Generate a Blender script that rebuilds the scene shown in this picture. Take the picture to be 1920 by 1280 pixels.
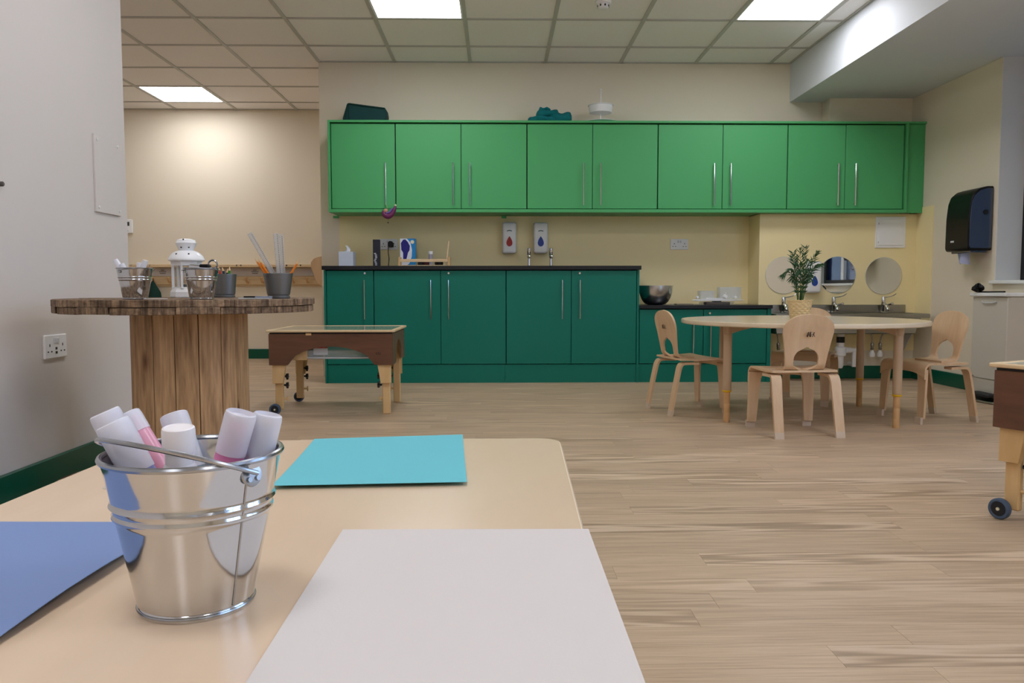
import bpy, bmesh, math, random
from mathutils import Vector, Matrix
random.seed(7)
for o in list(bpy.data.objects): bpy.data.objects.remove(o)
SC = bpy.context.scene
COL = SC.collection
PI = math.pi

# ---------------------------------------------------------------- camera
FPX = 1490.65; PITCH = .0653; YAW = .0184; ROLL = -.001; EYE = .702
CF = Vector((math.sin(YAW)*math.cos(PITCH), math.cos(YAW)*math.cos(PITCH), -math.sin(PITCH)))
CR = Vector((math.cos(YAW), -math.sin(YAW), 0)); CU = CR.cross(CF)
_c, _s = math.cos(ROLL), math.sin(ROLL)
CR, CU = CR*_c + CU*_s, CU*_c - CR*_s
cam = bpy.data.cameras.new('camera'); cam.sensor_fit = 'HORIZONTAL'; cam.sensor_width = 36
cam.lens = 36*FPX/1920; cam.clip_start = .02; cam.clip_end = 200
camo = bpy.data.objects.new('camera', cam); COL.objects.link(camo)
camo.matrix_world = Matrix(((CR.x, CU.x, -CF.x, 0), (CR.y, CU.y, -CF.y, 0), (CR.z, CU.z, -CF.z, EYE), (0, 0, 0, 1)))
SC.camera = camo

# ---------------------------------------------------------------- world and exposure
W = bpy.data.worlds.new('sky'); SC.world = W; W.use_nodes = True
_n = W.node_tree.nodes; _l = W.node_tree.links
SKY = (.50, .68, 1.0); SKY_STRENGTH = 6.5
_n['Background'].inputs[0].default_value = (*SKY, 1); _n['Background'].inputs[1].default_value = SKY_STRENGTH
PANEL_STRENGTH = 12.8
SC.view_settings.view_transform = 'Standard'; SC.view_settings.look = 'None'
SC.view_settings.exposure = 0.12; SC.view_settings.gamma = 1; SC.view_settings.use_curve_mapping = False

# ---------------------------------------------------------------- survey helper: sight line through a surveyed point
def ray(px, py): return CF + CR*((px-960)/FPX) + CU*((640-py)/FPX)
def P(px, py, X=None, Y=None, Z=None):
    d = ray(px, py)
    t = X/d.x if X is not None else (Y/d.y if Y is not None else (Z-EYE)/d.z)
    return Vector((d.x*t, d.y*t, EYE+d.z*t))

# ---------------------------------------------------------------- materials
def s2l(c):
    return tuple(((v/255)/12.92 if v/255 <= .04045 else ((v/255+.055)/1.055)**2.4) for v in c)
MATS = {}
def newmat(name):
    m = bpy.data.materials.new(name); m.use_nodes = True
    MATS[name] = m; return m, m.node_tree.nodes, m.node_tree.links, m.node_tree.nodes['Principled BSDF']
def mat(name, rgb, rough=.5, metal=0, spec=.5, var=0, vscale=8, bump=0, bscale=200, coat=0, trans=0, ior=1.45, alpha=1, sss=0):
    m, n, l, b = newmat(name)
    c = s2l(rgb)
    b.inputs['Base Color'].default_value = (*c, 1); b.inputs['Roughness'].default_value = rough
    b.inputs['Metallic'].default_value = metal; b.inputs['Specular IOR Level'].default_value = spec
    b.inputs['Coat Weight'].default_value = coat; b.inputs['Coat Roughness'].default_value = .1
    b.inputs['Transmission Weight'].default_value = trans; b.inputs['IOR'].default_value = ior
    b.inputs['Alpha'].default_value = alpha
    if sss:
        b.inputs['Subsurface Weight'].default_value = sss; b.inputs['Subsurface Radius'].default_value = (.01, .01, .01)
    tc = n.new('ShaderNodeTexCoord')
    if var:
        no = n.new('ShaderNodeTexNoise'); no.inputs['Scale'].default_value = vscale; no.inputs['Detail'].default_value = 4
        l.new(tc.outputs['Object'], no.inputs['Vector'])
        mx = n.new('ShaderNodeMix'); mx.data_type = 'RGBA'
        mx.inputs['A'].default_value = (*[v*(1-var) for v in c], 1); mx.inputs['B'].default_value = (*[min(1, v*(1+var)) for v in c], 1)
        l.new(no.outputs['Fac'], mx.inputs['Factor']); l.new(mx.outputs['Result'], b.inputs['Base Color'])
    if bump:
        nb = n.new('ShaderNodeTexNoise'); nb.inputs['Scale'].default_value = bscale; nb.inputs['Detail'].default_value = 3
        l.new(tc.outputs['Object'], nb.inputs['Vector'])
        bp = n.new('ShaderNodeBump'); bp.inputs['Strength'].default_value = bump; bp.inputs['Distance'].default_value = .002
        l.new(nb.outputs['Fac'], bp.inputs['Height']); l.new(bp.outputs['Normal'], b.inputs['Normal'])
    return m
def wood(name, ca, cb, axis='X', rough=.45, stretch=12, scale=6, bump=.1, knots=0, streak=.5, spec=.4, use_random=True, contrast=(.3, .7)):
    """grain running along axis"""
    m, n, l, b = newmat(name)
    tc = n.new('ShaderNodeTexCoord'); mp = n.new('ShaderNodeMapping')
    sc = [scale*stretch]*3; sc['XYZ'.index(axis)] = scale
    mp.inputs['Scale'].default_value = sc
    l.new(tc.outputs['Object'], mp.inputs['Vector'])
    if use_random:
        oi = n.new('ShaderNodeObjectInfo'); mu = n.new('ShaderNodeMath'); mu.operation = 'MULTIPLY'; mu.inputs[1].default_value = 37
        l.new(oi.outputs['Random'], mu.inputs[0]); cx = n.new('ShaderNodeCombineXYZ')
        for i in range(3): l.new(mu.outputs[0], cx.inputs[i])
        l.new(cx.outputs[0], mp.inputs['Location'])
    no = n.new('ShaderNodeTexNoise'); no.inputs['Scale'].default_value = .35; no.inputs['Detail'].default_value = 6; no.inputs['Roughness'].default_value = .62
    no.inputs['Distortion'].default_value = .6
    l.new(mp.outputs[0], no.inputs['Vector'])
    n2 = n.new('ShaderNodeTexNoise'); n2.inputs['Scale'].default_value = 1.6; n2.inputs['Detail'].default_value = 3
    l.new(mp.outputs[0], n2.inputs['Vector'])
    mm = n.new('ShaderNodeMix'); mm.data_type = 'FLOAT'; mm.inputs[0].default_value = streak*.5
    l.new(no.outputs['Fac'], mm.inputs[2]); l.new(n2.outputs['Fac'], mm.inputs[3])
    cr = n.new('ShaderNodeValToRGB'); cr.color_ramp.elements[0].position = contrast[0]; cr.color_ramp.elements[1].position = contrast[1]
    cr.color_ramp.elements[0].color = (*s2l(cb), 1); cr.color_ramp.elements[1].color = (*s2l(ca), 1)
    l.new(mm.outputs[0], cr.inputs[0])
    out = cr.outputs[0]
    if knots:
        vo = n.new('ShaderNodeTexVoronoi'); vo.inputs['Scale'].default_value = 1; mp2 = n.new('ShaderNodeMapping')
        s2 = [scale*2.2]*3; s2['XYZ'.index(axis)] = scale*.7; mp2.inputs['Scale'].default_value = s2
        l.new(tc.outputs['Object'], mp2.inputs['Vector']); l.new(mp2.outputs[0], vo.inputs['Vector'])
        if use_random: l.new(cx.outputs[0], mp2.inputs['Location'])
        k = n.new('ShaderNodeValToRGB'); k.color_ramp.elements[0].position = .05; k.color_ramp.elements[1].position = .05+knots
        k.color_ramp.elements[0].color = (.25, .12, .06, 1); k.color_ramp.elements[1].color = (1, 1, 1, 1)
        l.new(vo.outputs['Distance'], k.inputs[0])
        mk = n.new('ShaderNodeMix'); mk.data_type = 'RGBA'; mk.blend_type = 'MULTIPLY'; mk.inputs[0].default_value = 1
        l.new(out, mk.inputs['A']); l.new(k.outputs[0], mk.inputs['B']); out = mk.outputs['Result']
    l.new(out, b.inputs['Base Color'])
    b.inputs['Roughness'].default_value = rough; b.inputs['Specular IOR Level'].default_value = spec
    if bump:
        bp = n.new('ShaderNodeBump'); bp.inputs['Strength'].default_value = bump; bp.inputs['Distance'].default_value = .002
        l.new(mm.outputs[0], bp.inputs['Height']); l.new(bp.outputs[0], b.inputs['Normal'])
    return m

M_wall = mat('cream wall paint', (233, 222, 201), .62, spec=.35, bump=.08, bscale=90)
M_wall_dimmed = mat('cream wall paint dimmed for cool daylight', (220, 213, 207), .62, spec=.35, bump=.08, bscale=90)  # same cream paint, greyed in the colour for the wall's dimmer, bluish light
M_white = mat('white emulsion', (232, 232, 228), .6, spec=.35, bump=.05, bscale=90)
M_yellow = mat('yellow gloss splashback paint', (250, 233, 180), .35, spec=.5, bump=.03, bscale=40)
M_tile = mat('mineral ceiling tile', (247, 244, 242), .9, spec=.1, var=.03, vscale=60, bump=.25, bscale=350)
M_grid = mat('ceiling grid white steel', (190, 188, 182), .5)
M_skirt = mat('dark green skirting paint', (0, 84, 64), .32, spec=.5)
M_upper = mat('mid green laminate', (82, 172, 108), .45, spec=.35, bump=.05, bscale=500)
M_upperedge = mat('mid green edging', (82, 172, 108), .42, spec=.35)
M_base = mat('dark teal green laminate', (10, 116, 100), .42, spec=.35, bump=.05, bscale=500)
M_gap = mat('shadow gap black', (10, 14, 12), .8)
M_top = mat('black worktop laminate', (22, 24, 30), .3, spec=.5)
M_chrome = mat('polished chrome', (210, 212, 215), .08, metal=1)
M_steel = mat('brushed stainless steel', (170, 168, 162), .28, metal=1, var=.08, vscale=30, bump=.06, bscale=60)
M_galv = mat('shiny galvanised tin', (205, 206, 208), .1, metal=1, var=.06, vscale=40, bump=.22, bscale=22)
M_rim = mat('rolled tin rim', (170, 174, 180), .22, metal=1, var=.1, vscale=60)
M_pot = mat('matt zinc grey metal', (128, 132, 136), .36, metal=.85, var=.05, vscale=20)
M_mirror = mat('mirror silvering', (235, 237, 236), .015, metal=1)
M_mirroredge = mat('ground glass mirror edge', (196, 200, 188), .2)
M_plastic = mat('white plastic', (242, 243, 244), .28, spec=.5)
M_plastic2 = mat('grey white plastic', (208, 212, 216), .4)
M_black = mat('black plastic', (10, 10, 12), .38, spec=.3)
M_blackm = mat('matt black plastic', (20, 20, 22), .5)
M_smoke = mat('smoked glossy plastic', (46, 60, 84), .06, spec=.9, coat=.6)
M_red = mat('red plastic drop', (170, 18, 24), .2, spec=.6)
M_blue = mat('blue plastic drop', (26, 66, 160), .2, spec=.6)
M_teal = mat('small teal print', (52, 104, 100), .5)
M_screen = mat('lcd grey', (60, 68, 66), .2)
M_ink = mat('dark brown print', (46, 26, 20), .6)
M_text = mat('grey lettering', (90, 84, 80), .7)
M_wood = wood('beech veneer', (224, 194, 158), (204, 168, 130), 'Z', .38, 9, 5, .04)
M_woodx = wood('beech veneer lengthwise', (224, 194, 158), (204, 168, 130), 'X', .38, 9, 5, .04)
M_tabletop = wood('maple table laminate', (232, 208, 180), (222, 194, 162), 'Y', .26, 5, 2.2, .0, spec=.5, streak=.7)
M_tableedge = mat('pale table edging', (232, 214, 186), .35)
M_roundtop = wood('pale beech round top', (228, 212, 186), (218, 200, 170), 'X', .16, 6, 3, .0, spec=.6)
M_leg = mat('beech coloured table leg', (192, 164, 134), .4)
M_peg = wood('turned beech peg', (214, 172, 122), (196, 150, 100), 'Z', .45, 6, 8, .05)
M_yring = mat('yellow ring', (232, 186, 30), .4)
M_foot = mat('pale foot cap', (206, 186, 164), .55)
M_walnut = wood('walnut brown veneer', (124, 84, 62), (76, 52, 40), 'X', .4, 6, 5, .05, contrast=(.25, .75))
M_walnutend = wood('grey brown veneer end', (124, 100, 78), (98, 78, 58), 'Z', .45, 6, 5, .05)
M_maple = wood('pale maple legs', (226, 192, 140), (208, 170, 116), 'Z', .42, 6, 5, .05)
M_maplex = wood('pale maple rail', (232, 208, 168), (212, 182, 138), 'X', .42, 6, 5, .05)
M_stave = wood('reclaimed pine board', (206, 168, 124), (126, 92, 62), 'Z', .62, 11, 5, .4, knots=.12, streak=1.0, contrast=(.30, .62))
M_weather = wood('weathered grey timber', (150, 128, 104), (84, 64, 48), 'X', .8, 7, 9, .6, streak=1, contrast=(.3, .7))
M_acrylic = mat('pale cream acrylic sheet', (216, 214, 190), .05, spec=.9, coat=.6)
M_knob = mat('black star knob', (22, 22, 24), .4)
M_tyre = mat('blue grey rubber tyre', (74, 92, 116), .6)
M_hub = mat('cream axle cap', (222, 218, 190), .4)
M_rubber = mat('black rubber', (28, 30, 36), .6)
def streaked(m):
    n, l = m.node_tree.nodes, m.node_tree.links; b = n['Principled BSDF']; src = b.inputs['Base Color'].links[0].from_socket
    tc = n.new('ShaderNodeTexCoord'); mp = n.new('ShaderNodeMapping'); mp.inputs['Scale'].default_value = (70, 70, 5); l.new(tc.outputs['Object'], mp.inputs[0])
    no = n.new('ShaderNodeTexNoise'); no.inputs['Scale'].default_value = 1; no.inputs['Detail'].default_value = 4; no.inputs['Roughness'].default_value = .7; l.new(mp.outputs[0], no.inputs[0])
    cr = n.new('ShaderNodeValToRGB'); e = cr.color_ramp.elements; e[0].position = .36; e[0].color = (.38, .34, .30, 1); e[1].position = .50; e[1].color = (1, 1, 1, 1); h = e.new(.66); h.color = (1.9, 1.85, 1.75, 1)
    l.new(no.outputs['Fac'], cr.inputs[0]); mx = n.new('ShaderNodeMix'); mx.data_type = 'RGBA'; mx.blend_type = 'MULTIPLY'; mx.inputs[0].default_value = 1
    l.new(src, mx.inputs['A']); l.new(cr.outputs[0], mx.inputs['B']); l.new(mx.outputs['Result'], b.inputs['Base Color'])
streaked(M_weather)
def glassy(name, rgb, a, rough=.1):
    m, n, l, b = newmat(name)
    tr = n.new('ShaderNodeBsdfTransparent'); mx = n.new('ShaderNodeMixShader'); mx.inputs[0].default_value = a
    tr.inputs[0].default_value = (.97, .98, .98, 1)
    b.inputs['Base Color'].default_value = (*s2l(rgb), 1); b.inputs['Roughness'].default_value = rough; b.inputs['Specular IOR Level'].default_value = .8
    l.new(tr.outputs[0], mx.inputs[1]); l.new(b.outputs[0], mx.inputs[2]); l.new(mx.outputs[0], n['Material Output'].inputs[0])
    return m
M_clear = glassy('clear plastic', (226, 230, 230), .3)
M_clearl = glassy('lantern glass', (220, 225, 220), .14, .05)
M_ruler = glassy('clear ruler plastic', (226, 228, 230), .38, .15)
M_milk = glassy('milky translucent cap', (246, 246, 255), .66, .3)
M_milkpink = glassy('milky barrel with pink ink', (232, 132, 182), .94, .3)
M_milkpale = glassy('milky barrel with pale pink ink', (238, 168, 190), .94, .3)
M_milkblue = glassy('milky barrel with blue ink', (140, 148, 208), .94, .3)
M_milkgrey = glassy('milky barrel with grey blue ink', (150, 172, 214), .94, .3)
M_milkteal = glassy('milky barrel with teal ink', (150, 186, 196), .84, .3)
M_milkorange = glassy('milky barrel with orange ink', (222, 160, 140), .9, .3)
M_gluewhite = mat('soft white glue stick plastic', (244, 240, 242), .4, sss=.3)
M_glueband = mat('pale pink label', (232, 196, 190), .5)
M_winglass = glassy('window glass', (40, 70, 110), .2, .02); M_darkglass = glassy('dark navy tinted window glass', (14, 34, 80), .84, .02)
M_frameblk = mat('black window frame', (16, 18, 24), .35)
M_blind = mat('navy roller blind fabric', (18, 34, 72), .7)
def paper(name, rgb): return mat(name, rgb, .75, spec=.2, bump=.06, bscale=600)
M_pturq = paper('turquoise sugar paper', (112, 200, 212)); M_pwhite = paper('white sugar paper', (220, 214, 210)); M_pblue = paper('blue sugar paper', (128, 150, 196))
M_teal_cloth = mat('teal towelling', (0, 112, 116), .9, var=.25, vscale=40, bump=.5, bscale=300)
M_bag = mat('dark teal canvas', (4, 62, 62), .75, var=.15, vscale=20, bump=.3, bscale=250)
M_darkbag = mat('bottle green cloth', (10, 52, 44), .85, bump=.3, bscale=150)
M_box_blue = mat('glossy cyan carton', (20, 130, 196), .3); M_box_navy = mat('navy glove print', (16, 20, 120), .3)
M_box_white = mat('white carton', (218, 224, 236), .35)
M_tissue = mat('tissue white', (236, 238, 242), .85); M_tbox = mat('pale blue white tissue carton', (206, 216, 230), .5)
M_leaf = mat('palm leaf green', (34, 76, 34), .5, var=.3, vscale=12)
M_leaf2 = mat('pale palm stem green', (120, 150, 70), .5)
M_basket = mat('woven water hyacinth straw', (218, 192, 144), .75, var=.2, vscale=60, bump=.4, bscale=250)
M_soil = mat('potting soil', (50, 36, 26), .95)
M_purple = mat('purple glazed clay', (110, 40, 90), .4); M_mauve = mat('mauve glazed clay', (110, 96, 170), .4); M_pinkclay = mat('pale pink clay', (206, 150, 130), .6); M_string = mat('cream string', (196, 176, 126), .9)
M_orange = mat('orange pencil lacquer', (232, 130, 26), .35); M_tip = mat('sharpened pencil wood', (226, 190, 140), .7); M_lead = mat('graphite', (46, 42, 40), .5)
PENCILS = [mat('pencil %s' % k, c, .35) for k, c in (('yellow', (240, 206, 30)), ('red', (214, 50, 30)), ('navy', (24, 48, 66)), ('black', (18, 18, 20)), ('green', (60, 140, 40)))]
def emis(name, rgb, st):
    m, n, l, b = newmat(name); e = n.new('ShaderNodeEmission'); e.inputs[0].default_value = (*s2l(rgb), 1); e.inputs[1].default_value = st
    l.new(e.outputs[0], n['Material Output'].inputs[0]); return m
M_panel = emis('led panel diffuser', (250, 250, 255), PANEL_STRENGTH)

# floor boards: colour from a per-board attribute, grain from stretched noise
def floor_material():
    m, n, l, b = newmat('oak effect vinyl')
    at = n.new('ShaderNodeAttribute'); at.attribute_name = 'board'
    tc = n.new('ShaderNodeTexCoord'); sp = n.new('ShaderNodeSeparateColor'); l.new(at.outputs['Color'], sp.inputs[0])
    off = n.new('ShaderNodeVectorMath'); off.operation = 'MULTIPLY_ADD'; off.inputs[1].default_value = (40, 40, 40)
    l.new(at.outputs['Color'], off.inputs[0])
    geo = n.new('ShaderNodeNewGeometry'); l.new(geo.outputs['Position'], off.inputs[2])
    mp = n.new('ShaderNodeMapping'); mp.inputs['Scale'].default_value = (1.6, 22, 1); l.new(off.outputs[0], mp.inputs['Vector'])
    # cathedral figure
    n1 = n.new('ShaderNodeTexNoise'); n1.inputs['Scale'].default_value = 1.0; n1.inputs['Detail'].default_value = 2; n1.inputs['Roughness'].default_value = .45
    l.new(mp.outputs[0], n1.inputs['Vector'])
    mu = n.new('ShaderNodeMath'); mu.operation = 'MULTIPLY'; mu.inputs[1].default_value = 26; l.new(n1.outputs['Fac'], mu.inputs[0])
    sn = n.new('ShaderNodeMath'); sn.operation = 'SINE'; l.new(mu.outputs[0], sn.inputs[0])
    mr = n.new('ShaderNodeMapRange'); mr.inputs['From Min'].default_value = -1; mr.inputs['From Max'].default_value = .9; l.new(sn.outputs[0], mr.inputs['Value'])
    mp2 = n.new('ShaderNodeMapping'); mp2.inputs['Scale'].default_value = (6, 260, 1); l.new(off.outputs[0], mp2.inputs['Vector'])
    n2 = n.new('ShaderNodeTexNoise'); n2.inputs['Scale'].default_value = 1; n2.inputs['Detail'].default_value = 5; n2.inputs['Roughness'].default_value = .7; l.new(mp2.outputs[0], n2.inputs['Vector'])
    # strength of the figure varies per board
    fs = n.new('ShaderNodeMapRange'); fs.inputs['From Min'].default_value = .55; fs.inputs['From Max'].default_value = 1; fs.inputs['To Min'].default_value = .1; fs.inputs['To Max'].default_value = .58
    l.new(sp.outputs['Green'], fs.inputs['Value'])
    mf = n.new('ShaderNodeMix'); mf.data_type = 'FLOAT'; l.new(fs.outputs[0], mf.inputs[0]); l.new(n2.outputs['Fac'], mf.inputs[2]); l.new(mr.outputs[0], mf.inputs[3])
    cr = n.new('ShaderNodeValToRGB'); e = cr.color_ramp.elements
    e[0].position = .22; e[0].color = (*s2l((160, 136, 110)), 1); e[1].position = .78; e[1].color = (*s2l((212, 188, 160)), 1)
    mid = e.new(.5); mid.color = (*s2l((190, 164, 135)), 1)
    l.new(mf.outputs[0], cr.inputs[0])
    hv = n.new('ShaderNodeHueSaturation'); l.new(cr.outputs[0], hv.inputs['Color'])
    vr = n.new('ShaderNodeMapRange'); vr.inputs['To Min'].default_value = .93; vr.inputs['To Max'].default_value = 1.07; l.new(sp.outputs['Red'], vr.inputs['Value']); l.new(vr.outputs[0], hv.inputs['Value'])
    l.new(hv.outputs[0], b.inputs['Base Color'])
    b.inputs['Roughness'].default_value = .42; b.inputs['Specular IOR Level'].default_value = .35
    bp = n.new('ShaderNodeBump'); bp.inputs['Strength'].default_value = .06; bp.inputs['Distance'].default_value = .001; l.new(n2.outputs['Fac'], bp.inputs['Height']); l.new(bp.outputs[0], b.inputs['Normal'])
    return m
M_floor = floor_material()

# ---------------------------------------------------------------- mesh helpers
def V(*a): return Vector(a)
def addf(bm, vs, fs):
    bv = [bm.verts.new(v) for v in vs]
    for f in fs:
        try: bm.faces.new([bv[i] for i in f])
        except ValueError: pass
    return bv
def merge(bm, tmp, M=None):
    if M is not None: tmp.transform(M)
    me = bpy.data.meshes.new('t'); tmp.to_mesh(me); tmp.free(); bm.from_mesh(me); bpy.data.meshes.remove(me)
def box(bm, x0, x1, y0, y1, z0, z1, bev=0, M=None, seg=1):
    t = bmesh.new()
    vs = [(x, y, z) for x in (x0, x1) for y in (y0, y1) for z in (z0, z1)]
    addf(t, vs, [(0, 1, 3, 2), (4, 6, 7, 5), (0, 4, 5, 1), (2, 3, 7, 6), (0, 2, 6, 4), (1, 5, 7, 3)])
    if bev: bmesh.ops.bevel(t, geom=t.edges[:], offset=bev, segments=seg, affect='EDGES', profile=.5)
    merge(bm, t, M); return bm
def lathe(bm, prof, seg=32, M=None, sx=1, sy=1, fn=None):
    t = bmesh.new(); rings = []
    for k, (r, z) in enumerate(prof):
        if r < 1e-6: rings.append([t.verts.new((0, 0, z))])
        else:
            rings.append([t.verts.new(((r+(fn(k, 2*PI*i/seg) if fn else 0))*math.cos(2*PI*i/seg)*sx, (r+(fn(k, 2*PI*i/seg) if fn else 0))*math.sin(2*PI*i/seg)*sy, z)) for i in range(seg)])
    for a, b in zip(rings, rings[1:]):
        for i in range(seg):
            j = (i+1) % seg
            if len(a) == 1 and len(b) == 1: continue
            if len(a) == 1: t.faces.new((a[0], b[i], b[j]))
            elif len(b) == 1: t.faces.new((a[i], b[0], a[j]))
            else: t.faces.new((a[i], b[i], b[j], a[j]))
    merge(bm, t, M); return bm
def frame(d, up=V(0, 0, 1)):
    d = d.normalized(); u = up if abs(d.dot(up)) < .95 else V(1, 0, 0)
    a = u.cross(d).normalized(); return a, d.cross(a).normalized()
def tube(bm, pts, r, seg=10, cap=True, closed=False, flat=None):
    pts = [Vector(p) for p in pts]; n = len(pts); t = bmesh.new(); rings = []; a = None
    for i, p in enumerate(pts):
        d = (pts[(i+1) % n]-pts[i-1]) if closed else (pts[min(i+1, n-1)]-pts[max(i-1, 0)])
        d.normalize()
        if a is None: a, b = frame(d)
        else: a = (a-d*a.dot(d)).normalized(); b = d.cross(a)
        rr = r[i] if isinstance(r, (list, tuple)) else r
        fa, fb = flat or (1, 1)
        rings.append([t.verts.new(p+(a*math.cos(2*PI*k/seg)*fa+b*math.sin(2*PI*k/seg)*fb)*rr) for k in range(seg)])
    pairs = list(zip(rings, rings[1:]))+([(rings[-1], rings[0])] if closed else [])
    for A, B in pairs:
        for k in range(seg): t.faces.new((A[k], A[(k+1) % seg], B[(k+1) % seg], B[k]))
    if cap and not closed: t.faces.new(rings[0][::-1]); t.faces.new(rings[-1])
    merge(bm, t); return bm
def prism(bm, poly, d0, d1, axis='Y', M=None, bev=0):
    """poly in the plane perpendicular to axis"""
    t = bmesh.new()
    f = {'X': lambda p, d: (d, p[0], p[1]), 'Y': lambda p, d: (p[0], d, p[1]), 'Z': lambda p, d: (p[0], p[1], d)}[axis]
    a = [t.verts.new(f(p, d0)) for p in poly]; b = [t.verts.new(f(p, d1)) for p in poly]; n = len(poly)
    t.faces.new(a); t.faces.new(b[::-1])
    for i in range(n): t.faces.new((a[i], b[i], b[(i+1) % n], a[(i+1) % n]))
    bmesh.ops.recalc_face_normals(t, faces=t.faces[:])
    if bev: bmesh.ops.bevel(t, geom=t.edges[:], offset=bev, segments=1, affect='EDGES', profile=.5)
    merge(bm, t, M); return bm
def strip(bm, prof, wid, xc, th, seg_w=1):
    """ply strip: profile of (y,z), half width list, centre x list"""
    t = bmesh.new(); rows = []
    for i, (y, z) in enumerate(prof):
        w = wid[i] if isinstance(wid, (list, tuple)) else wid; x = xc[i] if isinstance(xc, (list, tuple)) else xc
        rows.append([t.verts.new((x+w*(2*k/seg_w-1), y, z)) for k in range(seg_w+1)])
    for A, B in zip(rows, rows[1:]):
        for k in range(seg_w): t.faces.new((A[k], A[k+1], B[k+1], B[k]))
    bmesh.ops.recalc_face_normals(t, faces=t.faces[:])
    bmesh.ops.solidify(t, geom=t.faces[:], thickness=th)
    merge(bm, t); return bm
def grid(bm, fn, nu, nv, th=0):
    t = bmesh.new(); G = [[t.verts.new(fn(i/nu, j/nv)) for i in range(nu+1)] for j in range(nv+1)]
    for j in range(nv):
        for i in range(nu): t.faces.new((G[j][i], G[j][i+1], G[j+1][i+1], G[j+1][i]))
    bmesh.ops.remove_doubles(t, verts=t.verts[:], dist=1e-5)
    if th: bmesh.ops.solidify(t, geom=t.faces[:], thickness=th)
    merge(bm, t); return bm
def spline(pts, n=6):
    out = []; P_ = [Vector(p) for p in pts]
    for i in range(len(P_)-1):
        p0 = P_[max(i-1, 0)]; p1 = P_[i]; p2 = P_[i+1]; p3 = P_[min(i+2, len(P_)-1)]
        for k in range(n):
            t = k/n; out.append(.5*((2*p1)+(p2-p0)*t+(2*p0-5*p1+4*p2-p3)*t*t+(3*p1-p0-3*p2+p3)*t**3))
    out.append(P_[-1]); return out
def B(): return bmesh.new()
def obj(name, bm, m, parent=None, smooth=True, ang=35, label=None, kind=None, loc=None):
    bmesh.ops.recalc_face_normals(bm, faces=bm.faces[:])
    for f in bm.faces: f.smooth = smooth
    if smooth:
        for e in bm.edges:
            if len(e.link_faces) == 2:
                e.smooth = e.calc_face_angle(0) < math.radians(ang)
    me = bpy.data.meshes.new(name); bm.to_mesh(me); bm.free()
    for mm in (m if isinstance(m, (list, tuple)) else [m]): me.materials.append(mm)
    o = bpy.data.objects.new(name, me); COL.objects.link(o)
    if parent is not None: o.parent = parent
    if label: o['label'] = label
    if kind: o['kind'] = kind
    if loc is not None: o.location = loc
    return o
def tag(o, label, cat, group=None):
    o['label'] = label; o['category'] = cat
    if group: o['group'] = group
    return o
def thing(name, label, cat, loc=(0, 0, 0), rotz=0, group=None):
    o = bpy.data.objects.new(name, None); COL.objects.link(o); o.empty_display_size = .05
    o.location = loc; o.rotation_euler = (0, 0, rotz); return tag(o, label, cat, group)
def dup(root, loc=None, rotz=None, label=None):
    m = {root: root.copy()}; COL.objects.link(m[root]); r = m[root]
    for c in root.children:
        k = c.copy(); COL.objects.link(k); k.parent = r
        for g in c.children:
            q = g.copy(); COL.objects.link(q); q.parent = k
    if loc is not None: r.location = loc
    if rotz is not None: r.rotation_euler = (0, 0, rotz)
    if label: r['label'] = label
    return r
def struct(name, bm, m, parent=None, smooth=False): return obj(name, bm, m, parent, smooth=smooth, kind=None if parent else 'structure')
def T(x=0, y=0, z=0): return Matrix.Translation((x, y, z))
def RX(a): return Matrix.Rotation(a, 4, 'X')
def RY(a): return Matrix.Rotation(a, 4, 'Y')
def RZ(a): return Matrix.Rotation(a, 4, 'Z')
def cyl(bm, r, z0, z1, seg=24, M=None, bev=0):
    if bev: pr = [(0, z0), (r-bev, z0), (r, z0+bev), (r, z1-bev), (r-bev, z1), (0, z1)]
    else: pr = [(0, z0), (r, z0), (r, z1), (0, z1)]
    return lathe(bm, pr, seg, M)

# ================================================================ THE ROOM
CEIL = 2.506
XL, XR = -1.62, 3.28            # left and right walls
YM, YF = 6.467, 8.1607          # main back wall, far wall of the alcove
YLE = 3.54                      # where the left wall stops
XB = 2.355; SOFF = 2.202        # bulkhead
YREAR = -3.4; XFARL = -4.6
GX0, GY0 = -.8118, 5.4526       # ceiling grid origin

# --- floor with boards
fl = struct('floor', box(B(), XFARL, XR+.2, YREAR, YF+.1, -.05, -.0025), mat('floor underlay', (120, 100, 80), .8))
BW = .092
def board_mesh(specs):
    bm = bmesh.new(); lay = bm.loops.layers.float_color.new('board')
    for (x0, x1, y0, y1, c) in specs:
        bv = addf(bm, [(x, y, z) for z in (-.0025, 0) for (x, y) in ((x0, y0), (x1, y0), (x1, y1), (x0, y1))], [])
        for f in ((4, 5, 6, 7), (0, 1, 5, 4), (1, 2, 6, 5), (2, 3, 7, 6), (3, 0, 4, 7)):
            ff = bm.faces.new([bv[i] for i in f])
            for lp in ff.loops: lp[lay] = (*c, 1)
    return bm
rest = []; near = []
y = -3.36; row = 0
while y < YF-.001:
    y1 = min(y+BW, YF)
    x = XFARL - random.random()*.9
    while x < XR:
        L = random.uniform(.55, 1.15); x1 = x+L
        a, b_ = max(x, XFARL), min(x1, XR)
        if b_-a > .01:
            c = (random.random(), random.random(), random.random())
            s = (a+.0003, b_-.0003, y+.0003, y1-.0003, c)
            cy = (y+y1)/2; vis = cy > .7 and (-.66*cy < b_ and a < .66*cy) and b_ > XL
            (near if vis else rest).append(s)
        x = x1
    y = y1; row += 1
near.sort(key=lambda s: s[2]); rest += near[300:]; near = near[:300]
for s in near:
    bm = board_mesh([s]); me = bpy.data.meshes.new('floor_plank'); bm.to_mesh(me); bm.free(); me.materials.append(M_floor)
    o = bpy.data.objects.new('floor_plank', me); COL.objects.link(o); o.parent = fl
bm = board_mesh(rest); me = bpy.data.meshes.new('floor_planks'); bm.to_mesh(me); bm.free(); me.materials.append(M_floor)
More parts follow.
